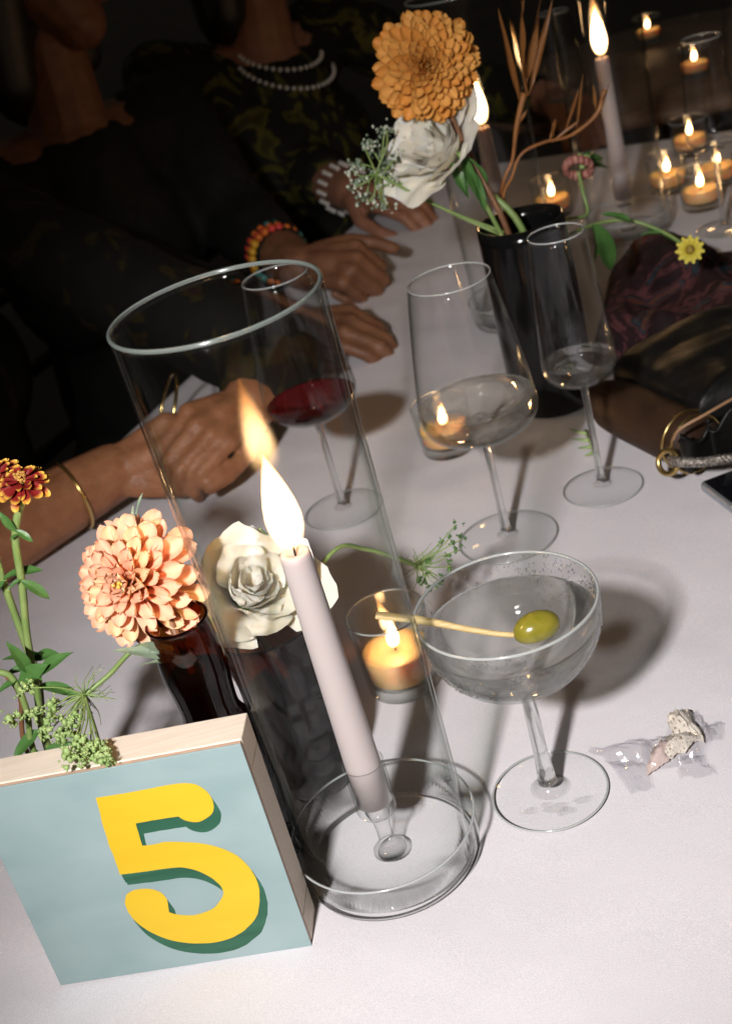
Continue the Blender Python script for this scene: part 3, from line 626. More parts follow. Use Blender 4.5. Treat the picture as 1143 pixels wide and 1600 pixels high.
# bud vase behind the sign with zinnias, greens and umbel
C0 = np.array([-.205, .612, 0])
vc = thing('bud_vase', 'small clear bud vase hidden behind the number sign', 'vase', tuple(C0))
mk('body', lathe([(0, .001), (.017, .001), (.019, .004), (.0195, .03), (.013, .05), (.0095, .06), (.0105, .072), (.0098, .072), (.0085, .06), (.012, .049), (.018, .03), (.0175, .006), (0, .005)], 48), GLASS, vc)
ZP = petal_mat('zinnia_petal', (.20, .012, .01), (.75, .42, .06), sss=.1)
ZP.node_tree.nodes['Color Ramp'].color_ramp.elements[0].position = .74; ZP.node_tree.nodes['Color Ramp'].color_ramp.elements[1].position = .93
ZM = [petal_mesh('petal', .5, .3, -.15, ZP, .08), petal_mesh('petal', .46, .3, -.3, ZP, .05)]
def zinnia(label, hc, pts, seed, nz):
    t = thing('zinnia', label, 'flower', tuple(hc), 'zinnias behind the number sign')
    nz = unit(nz); e1 = unit(np.cross(nz, [1, .2, .1])); e2 = np.cross(nz, e1)
    for row, (cnt, th, L) in enumerate(((14, 92, .0125), (12, 78, .0105), (9, 58, .0075))):
        for k in range(cnt):
            a = 2 * math.pi * (k + .5 * row) / cnt + rng.normal(0, .1); rd = math.cos(a) * e1 + math.sin(a) * e2; q = R(th + rng.normal(0, 7)); d = nz * math.cos(q) + rd * math.sin(q)
            place_petal(ZM[k % 2], t, hc + rd * .0022 + nz * .0012 * row, d, nz, L * rng.uniform(.9, 1.1))
    mk('disc', join(*[ball(nz * (.003 + .004 * rng.random()) + (e1 * math.cos(q) + e2 * math.sin(q)) * .003 * rng.random() ** .5, .0009, 6, 4) for q in rng.uniform(0, 6.28, 34)]), mat('zinnia_disc%d' % seed, (.35, .16, .03), .7, (.55, .30, .06), 300), t)
    mk('calyx', xf(lathe([(0, -.006), (.003, -.006), (.0042, -.003), (.0045, 0), (0, .001)], 16), frame(e1, nz, hc)), STEM, t, True, True)
    stem(t, [hc - nz * .004] + pts, .0021)
    return t
Yz = .612
z1 = zinnia('red and yellow zinnia standing upright on a leafy stem', aty(36, 757, Yz), [aty(*p, Yz) for p in ((27, 810), (25, 850), (35, 915), (42, 990), (58, 1080), (75, 1165))] + [C0 + (.004, 0, .04)], 1, (.05, -.25, 1))
z2 = zinnia('second red and yellow zinnia with a stem crossing the first', aty(-4, 748, Yz + .012), [aty(*p, Yz + .012) for p in ((-14, 800), (-8, 860), (8, 915), (40, 1005), (60, 1062), (76, 1175))] + [C0 + (0, .004, .04)], 2, (-.05, -.25, 1))
for i, (a, b) in enumerate([((25, 828), (52, 845)), ((26, 830), (-2, 805)), ((28, 835), (16, 842)), ((34, 908), (80, 932)), ((34, 905), (10, 918))]): leaf(z1, aty(*a, Yz - .002), aty(*b, Yz - .006), i)
for i, (a, b) in enumerate([((6, 905), (58, 880)), ((8, 908), (-20, 930)), ((48, 1030), (90, 1018)), ((48, 1032), (10, 1022)), ((50, 1036), (12, 1050)), ((55, 1045), (32, 1060)), ((52, 1030), (60, 1010))]): leaf(z2, aty(*a, Yz + .008), aty(*b, Yz), i)
gs = thing('green_sprig', 'leafy green sprig with broad leaves rising behind the sign', 'leaf', tuple(aty(60, 1180, .60)))
stem(gs, [C0 + (-.003, 0, .03), aty(58, 1185, .60), aty(42, 1110, .60), aty(20, 1060, .60), aty(-6, 1048, .60)], .0018, STEM)
stem(gs, [C0 + (-.005, .002, .03), aty(45, 1180, .605), aty(32, 1090, .605), aty(10, 1055, .605)], .0014, STEM_BROWN)
for i, (a, b) in enumerate([((62, 1072), (122, 1078)), ((58, 1062), (92, 1015)), ((30, 1065), (70, 1040)), ((28, 1062), (-8, 1080)), ((46, 1050), (22, 1012)), ((62, 1140), (17, 1186)), ((60, 1172), (36, 1190)), ((72, 1172), (118, 1162)), ((40, 1040), (66, 1062))]): leaf(gs, aty(*a, .60), aty(*b, .592), i)
def umbel(label, name, c, stem_pts, tips, m_ray, florets=7, fr=.0016, spread=.004, hairs=0):
    t = thing(name, label, 'flower', tuple(c), 'green umbel sprigs'); stem(t, stem_pts, .0014, STEM)
    rays = []; fl_ = []
    for q in tips:
        q = np.asarray(q); mid = (c + q) / 2 + rng.normal(0, .0015, 3); rays.append(tube(spl([c, mid, q], 4), [.00055, .0004], 5))
        for _ in range(florets):
            s = q + rng.normal(0, spread * .5, 3); r = fr * rng.uniform(.6, 1.2)
            fl_.append(ball(s, r, 6, 4, rng.uniform(.7, 1.3, 3)))
            for _ in range(3): fl_.append(ball(s + rng.normal(0, r, 3), r * .45, 5, 3))
    for _ in range(hairs):
        q = c + unit(rng.normal(0, 1, 3)) * rng.uniform(.008, .02); rays.append(tube(spl([c, (c + q) / 2 + rng.normal(0, .002, 3), q], 3), [.00035, .00015], 4))
    o = mk('rays', join(*rays), STEM, t, True, True); 
    o = mk('florets', join(*fl_), m_ray, t, True, True); tag(o, kind='stuff')
    return t
uc = aty(133, 1085, .585)
umbel('pale green umbel drooping over the top edge of the sign', 'umbel_flower', uc, [uc, aty(170, 1055, .59), aty(215, 1012, .60), A0 + (.0, .0, .15)],
      [at(x, y, .1365 + abs(rng.normal(0, .002))) if y > 1155 else aty(x, y, .58 + rng.normal(0, .004)) for x, y in ((165, 1188), (142, 1178), (120, 1165), (108, 1182), (158, 1175), (130, 1188), (92, 1150), (78, 1120), (52, 1118), (42, 1075), (22, 1122), (70, 1150), (100, 1135), (128, 1160), (112, 1150), (150, 1170), (85, 1105), (118, 1120))], GREEN_PALE, 9, .0017, .0046, 34)
uc2 = aty(650, 884, .715)
umbel('fine green umbel sprig reaching out beside the coupe glass', 'umbel_flower', uc2, [uc2, aty(620, 872, .70), aty(570, 858, .69), aty(520, 862, .67), B0 + (.01, .006, .11)],
      [aty(x, y, .715 + rng.normal(0, .006)) for x, y in ((712, 820), (722, 842), (705, 838), (690, 850), (716, 860), (700, 868), (682, 900), (668, 915), (690, 912), (655, 912), (708, 885), (672, 880), (660, 900))], GREEN, 4, .0012, .004, 40)
ws = thing('herb_tip', 'tiny curled green herb tip behind the ivory rose', 'leaf', tuple(aty(430, 845, .66)))
stem(ws, [RC - nr * .01, aty(420, 850, .665), aty(405, 825, .665)], .0006, GREEN_PALE)
stem(ws, [aty(420, 850, .665), aty(440, 840, .665), aty(446, 848, .665)], .0006, GREEN_PALE, 'tendril')

# ---------------------------------------------------------------- far arrangement in the black vase
K0 = at(868, 628)
bv = thing('black_vase', 'tall black vase holding the orange dahlia and dried stems', 'vase', tuple(K0))
BLACKG = mat('black_ceramic', (.004, .004, .004), .12, (.006, .006, .006), 30, spec=.3)
mk('body', lathe([(0, .001), (.034, .001), (.0375, .004), (.0385, .03), (.0380, .10), (.0375, .160), (.0372, .172), (.0350, .172), (.0348, .16), (.0355, .03), (0, .02)], 64), BLACKG, bv)
KT = K0 + np.array([0, 0, .165])
OD = petal_mat('orange_petal', (.60, .115, .02), (.66, .28, .055), sss=.2)
OD2 = petal_mat('amber_petal', (.60, .14, .025), (.70, .34, .08), sss=.2)
OC = aty(668, 104, 1.06)
od = thing('dahlia', 'round orange dahlia rising above the black vase', 'flower', tuple(OC))
no = unit(-unit(OC - CAM) * .96 + RT * .16 + UP * .02)
OM = [petal_mesh('petal', .36, .5, -.05, OD), petal_mesh('petal', .34, .6, -.12, OD2), petal_mesh('petal', .38, .4, .0, OD2, .06)]
dahlia(od, OC - no * .006, no, .0405, 165, OM, 3, 100, .20, .4)
stem(od, [OC - no * .012, aty(705, 185, 1.075), aty(745, 265, 1.07), KT + (-.012, .0, .0), K0 + (.0, 0, .06)], .0026, STEM_BROWN)
WR = aty(688, 236, 1.085)
r2 = thing('rose', 'crumpled white rose under the orange dahlia', 'flower', tuple(WR))
nw = unit(-unit(WR - CAM) * .6 - RT * .55 + UP * .35)
rose(r2, WR, nw, .035, IVORY, height=1.25)
stem(r2, [WR - nw * .02, aty(740, 285, 1.08), KT, K0 + (.01, 0, .06)], .003, STEM)
WHITE_FL = mat('white_florets', (.50, .56, .42), .6, (.60, .62, .54), 200)
def cluster(label, name, pts, m_, Y, base, cnt=26, fr=.0016, spread=.007, group=None):
    t = thing(name, label, 'flower', tuple(aty(*pts[0], Y)), group); fl_ = []
    hub = np.mean([aty(*p, Y) for p in pts], 0)
    stem(t, [hub, (hub + base) / 2 + (0, 0, -.004), base], .0013)
    for p in pts:
        q = aty(*p, Y + rng.normal(0, .008)); stem(t, [hub, (hub + q) / 2 + rng.normal(0, .003, 3), q], .0008, STEM, 'branch', 5)
        for _ in range(cnt):
            s = q + rng.normal(0, spread * .55, 3) * (1, 1, .6); fl_.append(ball(s, fr * rng.uniform(.6, 1.3), 6, 4, rng.uniform(.7, 1.3, 3)))
    o = mk('florets', join(*fl_), m_, t, True, True); tag(o, kind='stuff'); return t
cluster('frothy green and white floret cluster left of the white rose', 'filler_flower', [(600, 208), (576, 226), (556, 256), (590, 268), (612, 250), (560, 285), (610, 290), (572, 308), (600, 318), (625, 262), (628, 300), (597, 240)], GREEN_GREY, 1.09, KT + (-.02, 0, 0), 20)
cluster('frothy green and white floret cluster left of the white rose', 'filler_flower', [(604, 203), (570, 232), (552, 268), (583, 275), (618, 245), (556, 292), (616, 286), (576, 316), (606, 322)], WHITE_FL, 1.08, KT + (-.015, 0, 0), 13, .0012, .010)
for i_, o in enumerate([o for o in COL.objects if o.name.startswith('filler_flower')]):
    o['label'] = ('sage green filler florets left of the white rose', 'tiny white filler florets mixed with the sage green ones')[i_]
fr_ = thing('fresh_leaves', 'bright green rose foliage hanging at the black vase mouth', 'leaf', tuple(KT))
for i, (a, b) in enumerate([((710, 235), (742, 300)), ((722, 240), (752, 318)), ((700, 250), (735, 310)), ((732, 262), (765, 330)), ((760, 290), (745, 245))]): leaf(fr_, aty(*a, 1.06), aty(*b, 1.05), i, wd=.6)
stem(fr_, [aty(715, 238, 1.06), aty(748, 300, 1.06), KT + (-.01, 0, -.03)], .002)
DRY = mat('dried_amber', (.20, .075, .018), .5, (.30, .125, .03), 60, sss=.3)
DRYL = [leaf_mesh('bract', DRY, .16, .35, .12, 1), leaf_mesh('bract', DRY, .22, .4, .2, 2)]
def dried(label, pts, tips, Y, r=.0022):
    t = thing('dried_flower', label, 'flower', tuple(aty(*pts[0], Y)), 'dried amber stems in the black vase')
    stem(t, [aty(*p, Y) for p in pts] + [K0 + (0, 0, .08)], [r * 1.7, r, r, r], DRY)
    for i, (a, b, w) in enumerate(tips): leaf(t, aty(*a, Y), aty(*b, Y + rng.normal(0, .01)), i, lib=DRYL, name='bract', wd=w * .6)
    return t
dried('dried amber flower with long pointed bracts flaring upward', [(818, 145), (806, 200), (800, 250), (786, 285), (788, 330)], [((820, 148), (832, -20), 1.2), ((822, 150), (786, 10), 1.0), ((826, 148), (862, 0), .8), ((812, 160), (772, 5), .5), ((815, 170), (800, 100), 1.2), ((805, 190), (822, 150), 1.4), ((802, 240), (815, 190), .8), ((806, 200), (828, 172), 1.4)], 1.10, .0016)
dried('arching dried amber stem bending toward the far candle', [(945, 140), (930, 180), (890, 212), (850, 222), (815, 240), (800, 275), (788, 330)], [((862, 222), (906, 190), 1.2), ((880, 214), (908, 140), .5), ((936, 165), (958, 130), 1.6), ((930, 170), (925, 130), 1.2), ((865, 220), (855, 180), 1.3), ((858, 222), (872, 182), 1.2), ((900, 205), (910, 120), .5)], 1.09, .0014)
PINK = mat('pink_pod', (.42, .20, .15), .5, (.25, .06, .05), 200)
pd = thing('seed_pod_flower', 'small pink tipped pod cluster on a thin green stem', 'flower', tuple(aty(903, 268, 1.13)))
stem(pd, [aty(903, 268, 1.13), aty(910, 300, 1.13), aty(916, 335, 1.12), aty(880, 345, 1.1), KT + (.02, 0, -.02)], .0016, STEM)
for k in range(14):
    a = 2 * math.pi * k / 14; q = aty(903 + 20 * math.cos(a), 262 + 13 * math.sin(a), 1.13 + .01 * math.sin(a)); mk('pod', ball(q, .0042, 8, 6, (.8, .8, 1.1)), PINK, pd, True, True)
for k in range(8):
    q = aty(903 + rng.normal(0, 8), 252 + rng.normal(0, 6), 1.13); mk('pod', ball(q, .0028, 8, 6), GREEN_PALE, pd, True, True)
for i, (a, b) in enumerate([((905, 262), (945, 235)), ((908, 258), (925, 225)), ((914, 262), (955, 255))]): leaf(pd, aty(*a, 1.14), aty(*b, 1.16), i)
YP = petal_mat('lemon_petal', (.50, .40, .03), (.62, .52, .07), sss=.2)
yd = thing('daisy', 'single small yellow daisy above the patterned scarf', 'flower', tuple(aty(1077, 390, 1.06)))
YM = petal_mesh('petal', .36, .2, -.1, YP); yc = aty(1077, 390, 1.06); ny = unit(-unit(yc - CAM)); e1 = unit(np.cross(ny, [0, 0, 1.0])); e2 = np.cross(ny, e1)
for row in range(2):
    for k in range(11):
        a = 2 * math.pi * (k + .5 * row) / 11; rd = e1 * math.cos(a) + e2 * math.sin(a); place_petal(YM, yd, yc + rd * .003 + ny * .001 * row, rd + ny * (.1 + .3 * row), ny, .0095 - .002 * row)
mk('disc', ball(yc + ny * .0012, .0042, 12, 8), mat('daisy_disc', (.35, .24, .03), .7, (.2, .12, .02), 300, bump=.6), yd, True, True)
stem(yd, [yc - ny * .003, aty(1040, 365, 1.09), aty(985, 345, 1.11), aty(930, 350, 1.11), KT + (.02, 0, -.02)], .0016, STEM)
for i, (a, b) in enumerate([((1062, 385), (1010, 345)), ((1035, 365), (1000, 360)), ((985, 345), (940, 330)), ((930, 350), (965, 430)), ((925, 350), (945, 415))]): leaf(yd, aty(*a, 1.09), aty(*b, 1.1), i, wd=.8)

# ---------------------------------------------------------------- bag, scarf, phone, sweet wrapper
LEATHER = mat('black_leather', (.005, .005, .0045), .42, (.008, .0075, .007), 60, spec=.22, bump=.5, bscale=130)
BROWN_L = mat('candlelit_leather', (.030, .015, .008), .55, (.045, .022, .011), 40, spec=.2, bump=.3, bscale=150)  # brown carries the candlelight falling on the bag's rolled edge
BRASS = mat('brass', (.55, .40, .16), .3, metal=1)
q0, q1 = at(918, 676), at(1062, 752)                 # front bottom edge of the bag on the table
bx = unit(q1 - q0); by = np.array([-bx[1], bx[0], 0])
if by[0] < 0: by = -by
BLn = float(np.linalg.norm(q1 - q0))
bag = thing('handbag', 'black leather clutch bag with candlelit brown rolled edge lying on the cloth', 'bag', tuple(q0))
def bag_fn(u, v):
    a = 2 * math.pi * v; w, h = .135, .030
    cx = math.copysign(abs(math.cos(a)) ** .55, math.cos(a)); sz = math.copysign(abs(math.sin(a)) ** .6, math.sin(a))
    end = min(1, 6 * u, 6 * (1 - u)) ** .4
    p = q0 + bx * (u * (BLn - .012) + .002) + by * (.012 + w * (1 - cx) * .5 + .02) + np.array([0, 0, .034 + h * sz * (.9 + .1 * end) + .004 * fbm((u * 4, v * 5, 0)) * (sz > -.5)])
    return p
v, f = grid(bag_fn, 30, 48)
nrow = 31; capA = tuple(j * nrow for j in range(48)); capB = tuple(j * nrow + 30 for j in range(48))[::-1]
mk('body', (v, f + [capA, capB]), LEATHER, bag, True, True)
roll = [q0 + bx * (s * BLn) + by * .020 + np.array([0, 0, .0235]) for s in np.linspace(-.02, 1.0, 14)]
rl = mk('rolled_edge', tube(roll, [.016, .0225, .0235, .0235, .0235, .0235, .0225], 28), BROWN_L, bag, True, True)
for s, r in ((.905, .0238), (.985, .0232)):
    cc = q0 + bx * s * BLn + by * .020 + np.array([0, 0, .0235])
    mk('brass_band', tube([cc + r * (by * math.cos(a) + np.array([0, 0, math.sin(a)])) for a in np.linspace(0, 2 * math.pi, 36, endpoint=False)], .0012, 8, closed=True), BRASS, rl, True, True)
ec = at(1043, 722, .030); en = unit(-by + np.array([0, 0, .55]) + bx * .3); ea = unit(np.cross(en, [0, 0, 1.0])); eb = np.cross(en, ea)
mk('eyelet', tube([ec + .0088 * (ea * math.cos(a) + eb * math.sin(a)) for a in np.linspace(0, 2 * math.pi, 28, endpoint=False)], .0022, 10, closed=True), BRASS, bag, True, True)
SILV = mat('silver_braid', (.42, .38, .33), .3, (.06, .05, .045), 500, metal=.6, bump=.8, bscale=900)
sp_ = spl([at(1046, 720, .032), at(1062, 722, .036), at(1100, 722, .034), at(1150, 716, .03), at(1230, 715, .012)], 14)
st_ = []
for k in range(3):
    ph = 2 * math.pi * k / 3; tt = np.linspace(0, 1, len(sp_)); st_.append(tube(sp_ + np.c_[np.zeros(len(tt)), .0022 * np.cos(tt * 60 + ph), .0022 * np.sin(tt * 60 + ph)], .0022, 8))
mk('strap', join(*st_), SILV, bag, True, True)
TANL = mat('tan_piping', (.30, .17, .09), .5)
mk('piping', tube(spl([at(1050, 688, .047), at(1062, 670, .058), at(1100, 648, .064), at(1150, 620, .066), at(1200, 600, .064)], 8), .0012, 8), TANL, bag, True, True)
def gusset(u, v):
    a = at(1062, 690, .050); b = at(1200, 612, .062); c = at(1075, 730, .020); d = at(1210, 690, .02)
    p = (a * (1 - u) + b * u) * (1 - v) + (c * (1 - u) + d * u) * v
    return p + np.array([0, 0, .006 * math.sin(u * 26 + 3 * v) * (1 - v * .5) + .006 * math.sin(math.pi * v)]) + (-by) * .004 * math.sin(u * 19)
v, f = grid(gusset, 40, 14); o = mk('gusset', (v, f), LEATHER, bag, True, True); md = o.modifiers.new('solid', 'SOLIDIFY'); md.thickness = .003
# thorny leaf under the bag
th_ = thing('dry_leaf', 'small spiky dry leaf poking out under the bag', 'leaf', tuple(at(912, 690)))
for k, (a, b) in enumerate([((916, 678), (888, 670)), ((920, 688), (893, 686)), ((924, 698), (902, 700)), ((928, 706), (912, 712))]):
    mk('spine', tube([at(*a, .004), at(*b, .003)], [.0018, .0003], 6), GREEN_PALE, th_, True, True)
mk('midrib', tube([at(914, 672, .004), at(930, 712, .004)], .0012, 6), GREEN_PALE, th_, True, True)
# scarf
def scarf_mat():
    M, nt, b = new_mat('embroidered_scarf'); L = nt.links.new; b.inputs['Roughness'].default_value = .75; b.inputs['Specular IOR Level'].default_value = .2
    tc = node(nt, 'ShaderNodeTexCoord'); n = node(nt, 'ShaderNodeTexNoise', Scale=13.0, Detail=3.0, Distortion=2.6); L(tc.outputs['Object'], n.inputs['Vector'])
    r = node(nt, 'ShaderNodeValToRGB'); cr = r.color_ramp; cr.interpolation = 'LINEAR'
    cr.elements[0].position = .30; cr.elements[0].color = (.012, .008, .009, 1); cr.elements[1].position = .48; cr.elements[1].color = (.022, .008, .010, 1)
    for p, c in ((.53, (.10, .034, .036)), (.57, (.022, .008, .009)), (.62, (.015, .045, .06)), (.66, (.12, .022, .014)), (.72, (.07, .058, .034))):
        e = cr.elements.new(p); e.color = (*c, 1)
    L(n.outputs['Fac'], r.inputs['Fac']); L(r.outputs['Color'], b.inputs['Base Color'])
    n2 = node(nt, 'ShaderNodeTexNoise', Scale=400.0); bp = node(nt, 'ShaderNodeBump', Strength=.6, Distance=.002); L(tc.outputs['Object'], n2.inputs['Vector']); L(n2.outputs['Fac'], bp.inputs['Height']); L(bp.outputs['Normal'], b.inputs['Normal'])
    return M
SCM = scarf_mat()
sA = at(935, 560); 
def scarf(u, v):
    p = at(925, 575) * (1 - u) * (1 - v) + at(1300, 640) * u * (1 - v) + at(958, 425) * (1 - u) * v + at(1330, 400) * u * v
    e = min(1, 7 * u + .05) * min(1, 7 * v + .02) * min(1, 6 * (1 - v) + .02)
    hgt = .042 * max(e, 0) ** .5 + .020 * fbm((u * 3.2, v * 3.6, 2), 1.0, 4) * e + .012 * math.sin(u * 9 + v * 7 + 2 * fbm((u * 2, v * 2, 5))) * e
    return p + np.array([0, 0, max(hgt, .0005)])
v, f = grid(scarf, 70, 46); scf = mk('scarf', (v, f), SCM); tag(scf, 'bunched dark red embroidered scarf piled behind the bag', 'scarf')
md = scf.modifiers.new('solid', 'SOLIDIFY'); md.thickness = .0015
# phone
ph = thing('phone', 'black smartphone with pale metal side lying by the bag', 'phone', tuple(at(1095, 765)))
fa, fb = at(1093, 768), at(1150, 812); px_ = unit(fb - fa); py_ = np.array([-px_[1], px_[0], 0]); py_ = py_ if py_[0] > 0 else -py_
Mp = frame(px_, (0, 0, 1), fa + px_ * .072 + py_ * .036 + np.array([0, 0, .0045]))
if (np.array(Mp)[:3, 1] @ py_) < 0: pass
mk('case', xf(rbox(.144, .072, .0085, .0032, 3), Mp), mat('phone_side', (.38, .42, .47), .3, metal=.7), ph, True, True)
Ms = Mp.copy(); Ms[2][3] += .0044
mk('screen', xf(rbox(.139, .067, .0006, .0002, 1), Ms), mat('phone_screen', (.006, .006, .008), .08), ph, False, True)
# wrapper
CELLO = thin_glass('cellophane', tint=(.965, .965, .975), edge=(.85, .85, .88), f0=.09, rough=.10, wobble=.6, wscale=160)
wr = thing('sweet_wrapper', 'torn clear cellophane wrapper with printed paper beside the coupe foot', 'wrapper', tuple(at(1030, 1180)))
def crumple(c00, c10, c01, c11, h, seed, am=.0045, nu=11, nv=7):
    P = [at(*c) for c in (c00, c10, c01, c11)]
    def fn(u, v):
        p = P[0] * (1 - u) * (1 - v) + P[1] * u * (1 - v) + P[2] * (1 - u) * v + P[3] * u * v
        n1 = fbm((u * 3 + seed, v * 3, seed), 1.0, 4); n2 = abs(fbm((u * 6 + seed, v * 5, 3 + seed), 1.0, 3))
        return p + np.array([.0015 * n1, .0015 * n2, .0012 + h * math.sin(math.pi * min(max(v, .0), 1)) * math.sin(math.pi * (u * .8 + .1)) + am * (n2 + .25 * n1 + .1)])
    return grid(fn, nu, nv)
for c in (((918, 1178), (1010, 1160), (960, 1205), (1025, 1200), .006, 1), ((945, 1192), (1012, 1200), (985, 1245), (1020, 1238), .003, 5), ((1000, 1165), (1095, 1150), (1010, 1212), (1090, 1195), .010, 9),
          ((1055, 1190), (1095, 1185), (1062, 1222), (1120, 1215), .003, 13), ((1060, 1115), (1118, 1150), (1040, 1150), (1095, 1195), .012, 17), ((1095, 1140), (1128, 1135), (1100, 1165), (1130, 1160), .003, 21)):
    mk('film', crumple(*c), CELLO, wr, False, True)
def paper_mat():
    M, nt, b = new_mat('printed_paper'); L = nt.links.new; b.inputs['Roughness'].default_value = .7
    tc = node(nt, 'ShaderNodeTexCoord'); mp = node(nt, 'ShaderNodeMapping'); mp.inputs['Scale'].default_value = (900, 420, 900); mp.inputs['Rotation'].default_value = (0, 0, .5); L(tc.outputs['Object'], mp.inputs[0])
    n = node(nt, 'ShaderNodeTexNoise', Scale=1.0, Detail=2.0); L(mp.outputs[0], n.inputs['Vector'])
    r = node(nt, 'ShaderNodeValToRGB'); r.color_ramp.elements[0].position = .36; r.color_ramp.elements[0].color = (.24, .16, .10, 1); r.color_ramp.elements[1].position = .43; r.color_ramp.elements[1].color = (.76, .69, .58, 1)
    L(n.outputs['Fac'], r.inputs['Fac']); L(r.outputs['Color'], b.inputs['Base Color']); return M
PAP = paper_mat()
mk('paper', crumple((1042, 1122), (1072, 1112), (1050, 1160), (1100, 1165), .009, 30, .003, 9, 7), PAP, wr, False, True)
mk('paper', crumple((1050, 1150), (1105, 1150), (1012, 1205), (1070, 1180), .007, 34, .003, 9, 7), PAP, wr, False, True)
PINKP = mat('pink_paper', (.66, .52, .46), .7)
mk('paper', crumple((1022, 1170), (1060, 1158), (1010, 1216), (1045, 1192), .007, 40, .002, 20, 16), PINKP, wr, True, True)

# ---------------------------------------------------------------- people across the table
def hand_caps(W, Fd, Nn, curl=(70, 80, 45), side=1, spread=.0182, sc=.97, thumb=40):
    """palm, four fingers and a thumb; Fd wrist->knuckles, Nn out of the back of the hand"""
    Fd = unit(Fd); Nn = unit(Nn - Fd * (np.asarray(Nn) @ Fd)); Sd = np.cross(Fd, Nn) * side; caps = []
    W = np.asarray(W, float)
    for j, (o, L, r) in enumerate(((-1.5, 1.0, .0082), (-.5, 1.1, .0085), (.5, 1.04, .0083), (1.5, .84, .0073))):
        k = W + Fd * (.083 - .006 * abs(o) ** 1.3) * sc + Sd * o * spread * sc
        caps.append((W + Sd * o * .009 * sc + Fd * .012, k, .0125 * sc, .0105 * sc))
        p, d, a = k, Fd, 0
        for ang, l, r0, r1 in ((curl[0], .044, r * 1.08, r), (curl[1], .028, r, r * .93), (curl[2], .022, r * .93, r * .8)):
            a += R(ang + (j - 1.5) * 3); d = Fd * math.cos(a) - Nn * math.sin(a) - Sd * .02 * o; e = p + d * l * L * sc
            caps.append((p, e, r0 * sc, r1 * sc)); p = e
    caps.append((W, W + Fd * .05 * sc, .021 * sc, .018 * sc))
    b = W + Fd * .022 * sc - Sd * .022 * sc; d = unit(Fd * math.cos(R(thumb)) - Sd * math.sin(R(thumb)) - Nn * .35)
    k1 = b + d * .042 * sc; d2 = unit(Fd * .95 - Nn * .35 - Sd * .1); k2 = k1 + d2 * .031 * sc; k3 = k2 + unit(d2 + Sd * .25) * .025 * sc
    caps += [(W - Sd * .008, b, .016 * sc, .014 * sc), (b, k1, .0145 * sc, .0105 * sc), (k1, k2, .0102 * sc, .0092 * sc), (k2, k3, .0092 * sc, .0078 * sc)]
    return caps
def remesh(o, vox, it=6, fac=.5):
    md = o.modifiers.new('remesh', 'REMESH'); md.mode = 'VOXEL'; md.voxel_size = vox; md.use_smooth_shade = True
    s = o.modifiers.new('smooth', 'SMOOTH'); s.factor = fac; s.iterations = it
def head_caps(H, fd):
    """skull, jaw, nose, ears, brow and lips; H centre of the head, fd facing"""
    fd = unit(fd); u = np.array([0, 0, 1.0]); s = np.cross(fd, u)
    c = [(H + u * .03 - fd * .015, H + u * .03 + fd * .012, .078, .074), (H - u * .03 + fd * .02, H - u * .075 + fd * .04, .058, .034), (H - u * .01 + fd * .04, H - u * .02 + fd * .055, .045, .036)]
    c += [(H + u * .02 + fd * .088, H - u * .015 + fd * .103, .007, .011), (H - u * .042 + fd * .088 - s * .016, H - u * .042 + fd * .088 + s * .016, .007, .007), (H - u * .052 + fd * .086 - s * .012, H - u * .052 + fd * .086 + s * .012, .0075, .0075)]
    for k in (-1, 1): c += [(H + s * k * .075 + u * .02, H + s * k * .074 - u * .02, .013, .010), (H + s * k * .015 + fd * .08 + u * .035, H + s * k * .045 + fd * .07 + u * .036, .009, .008)]
    return c
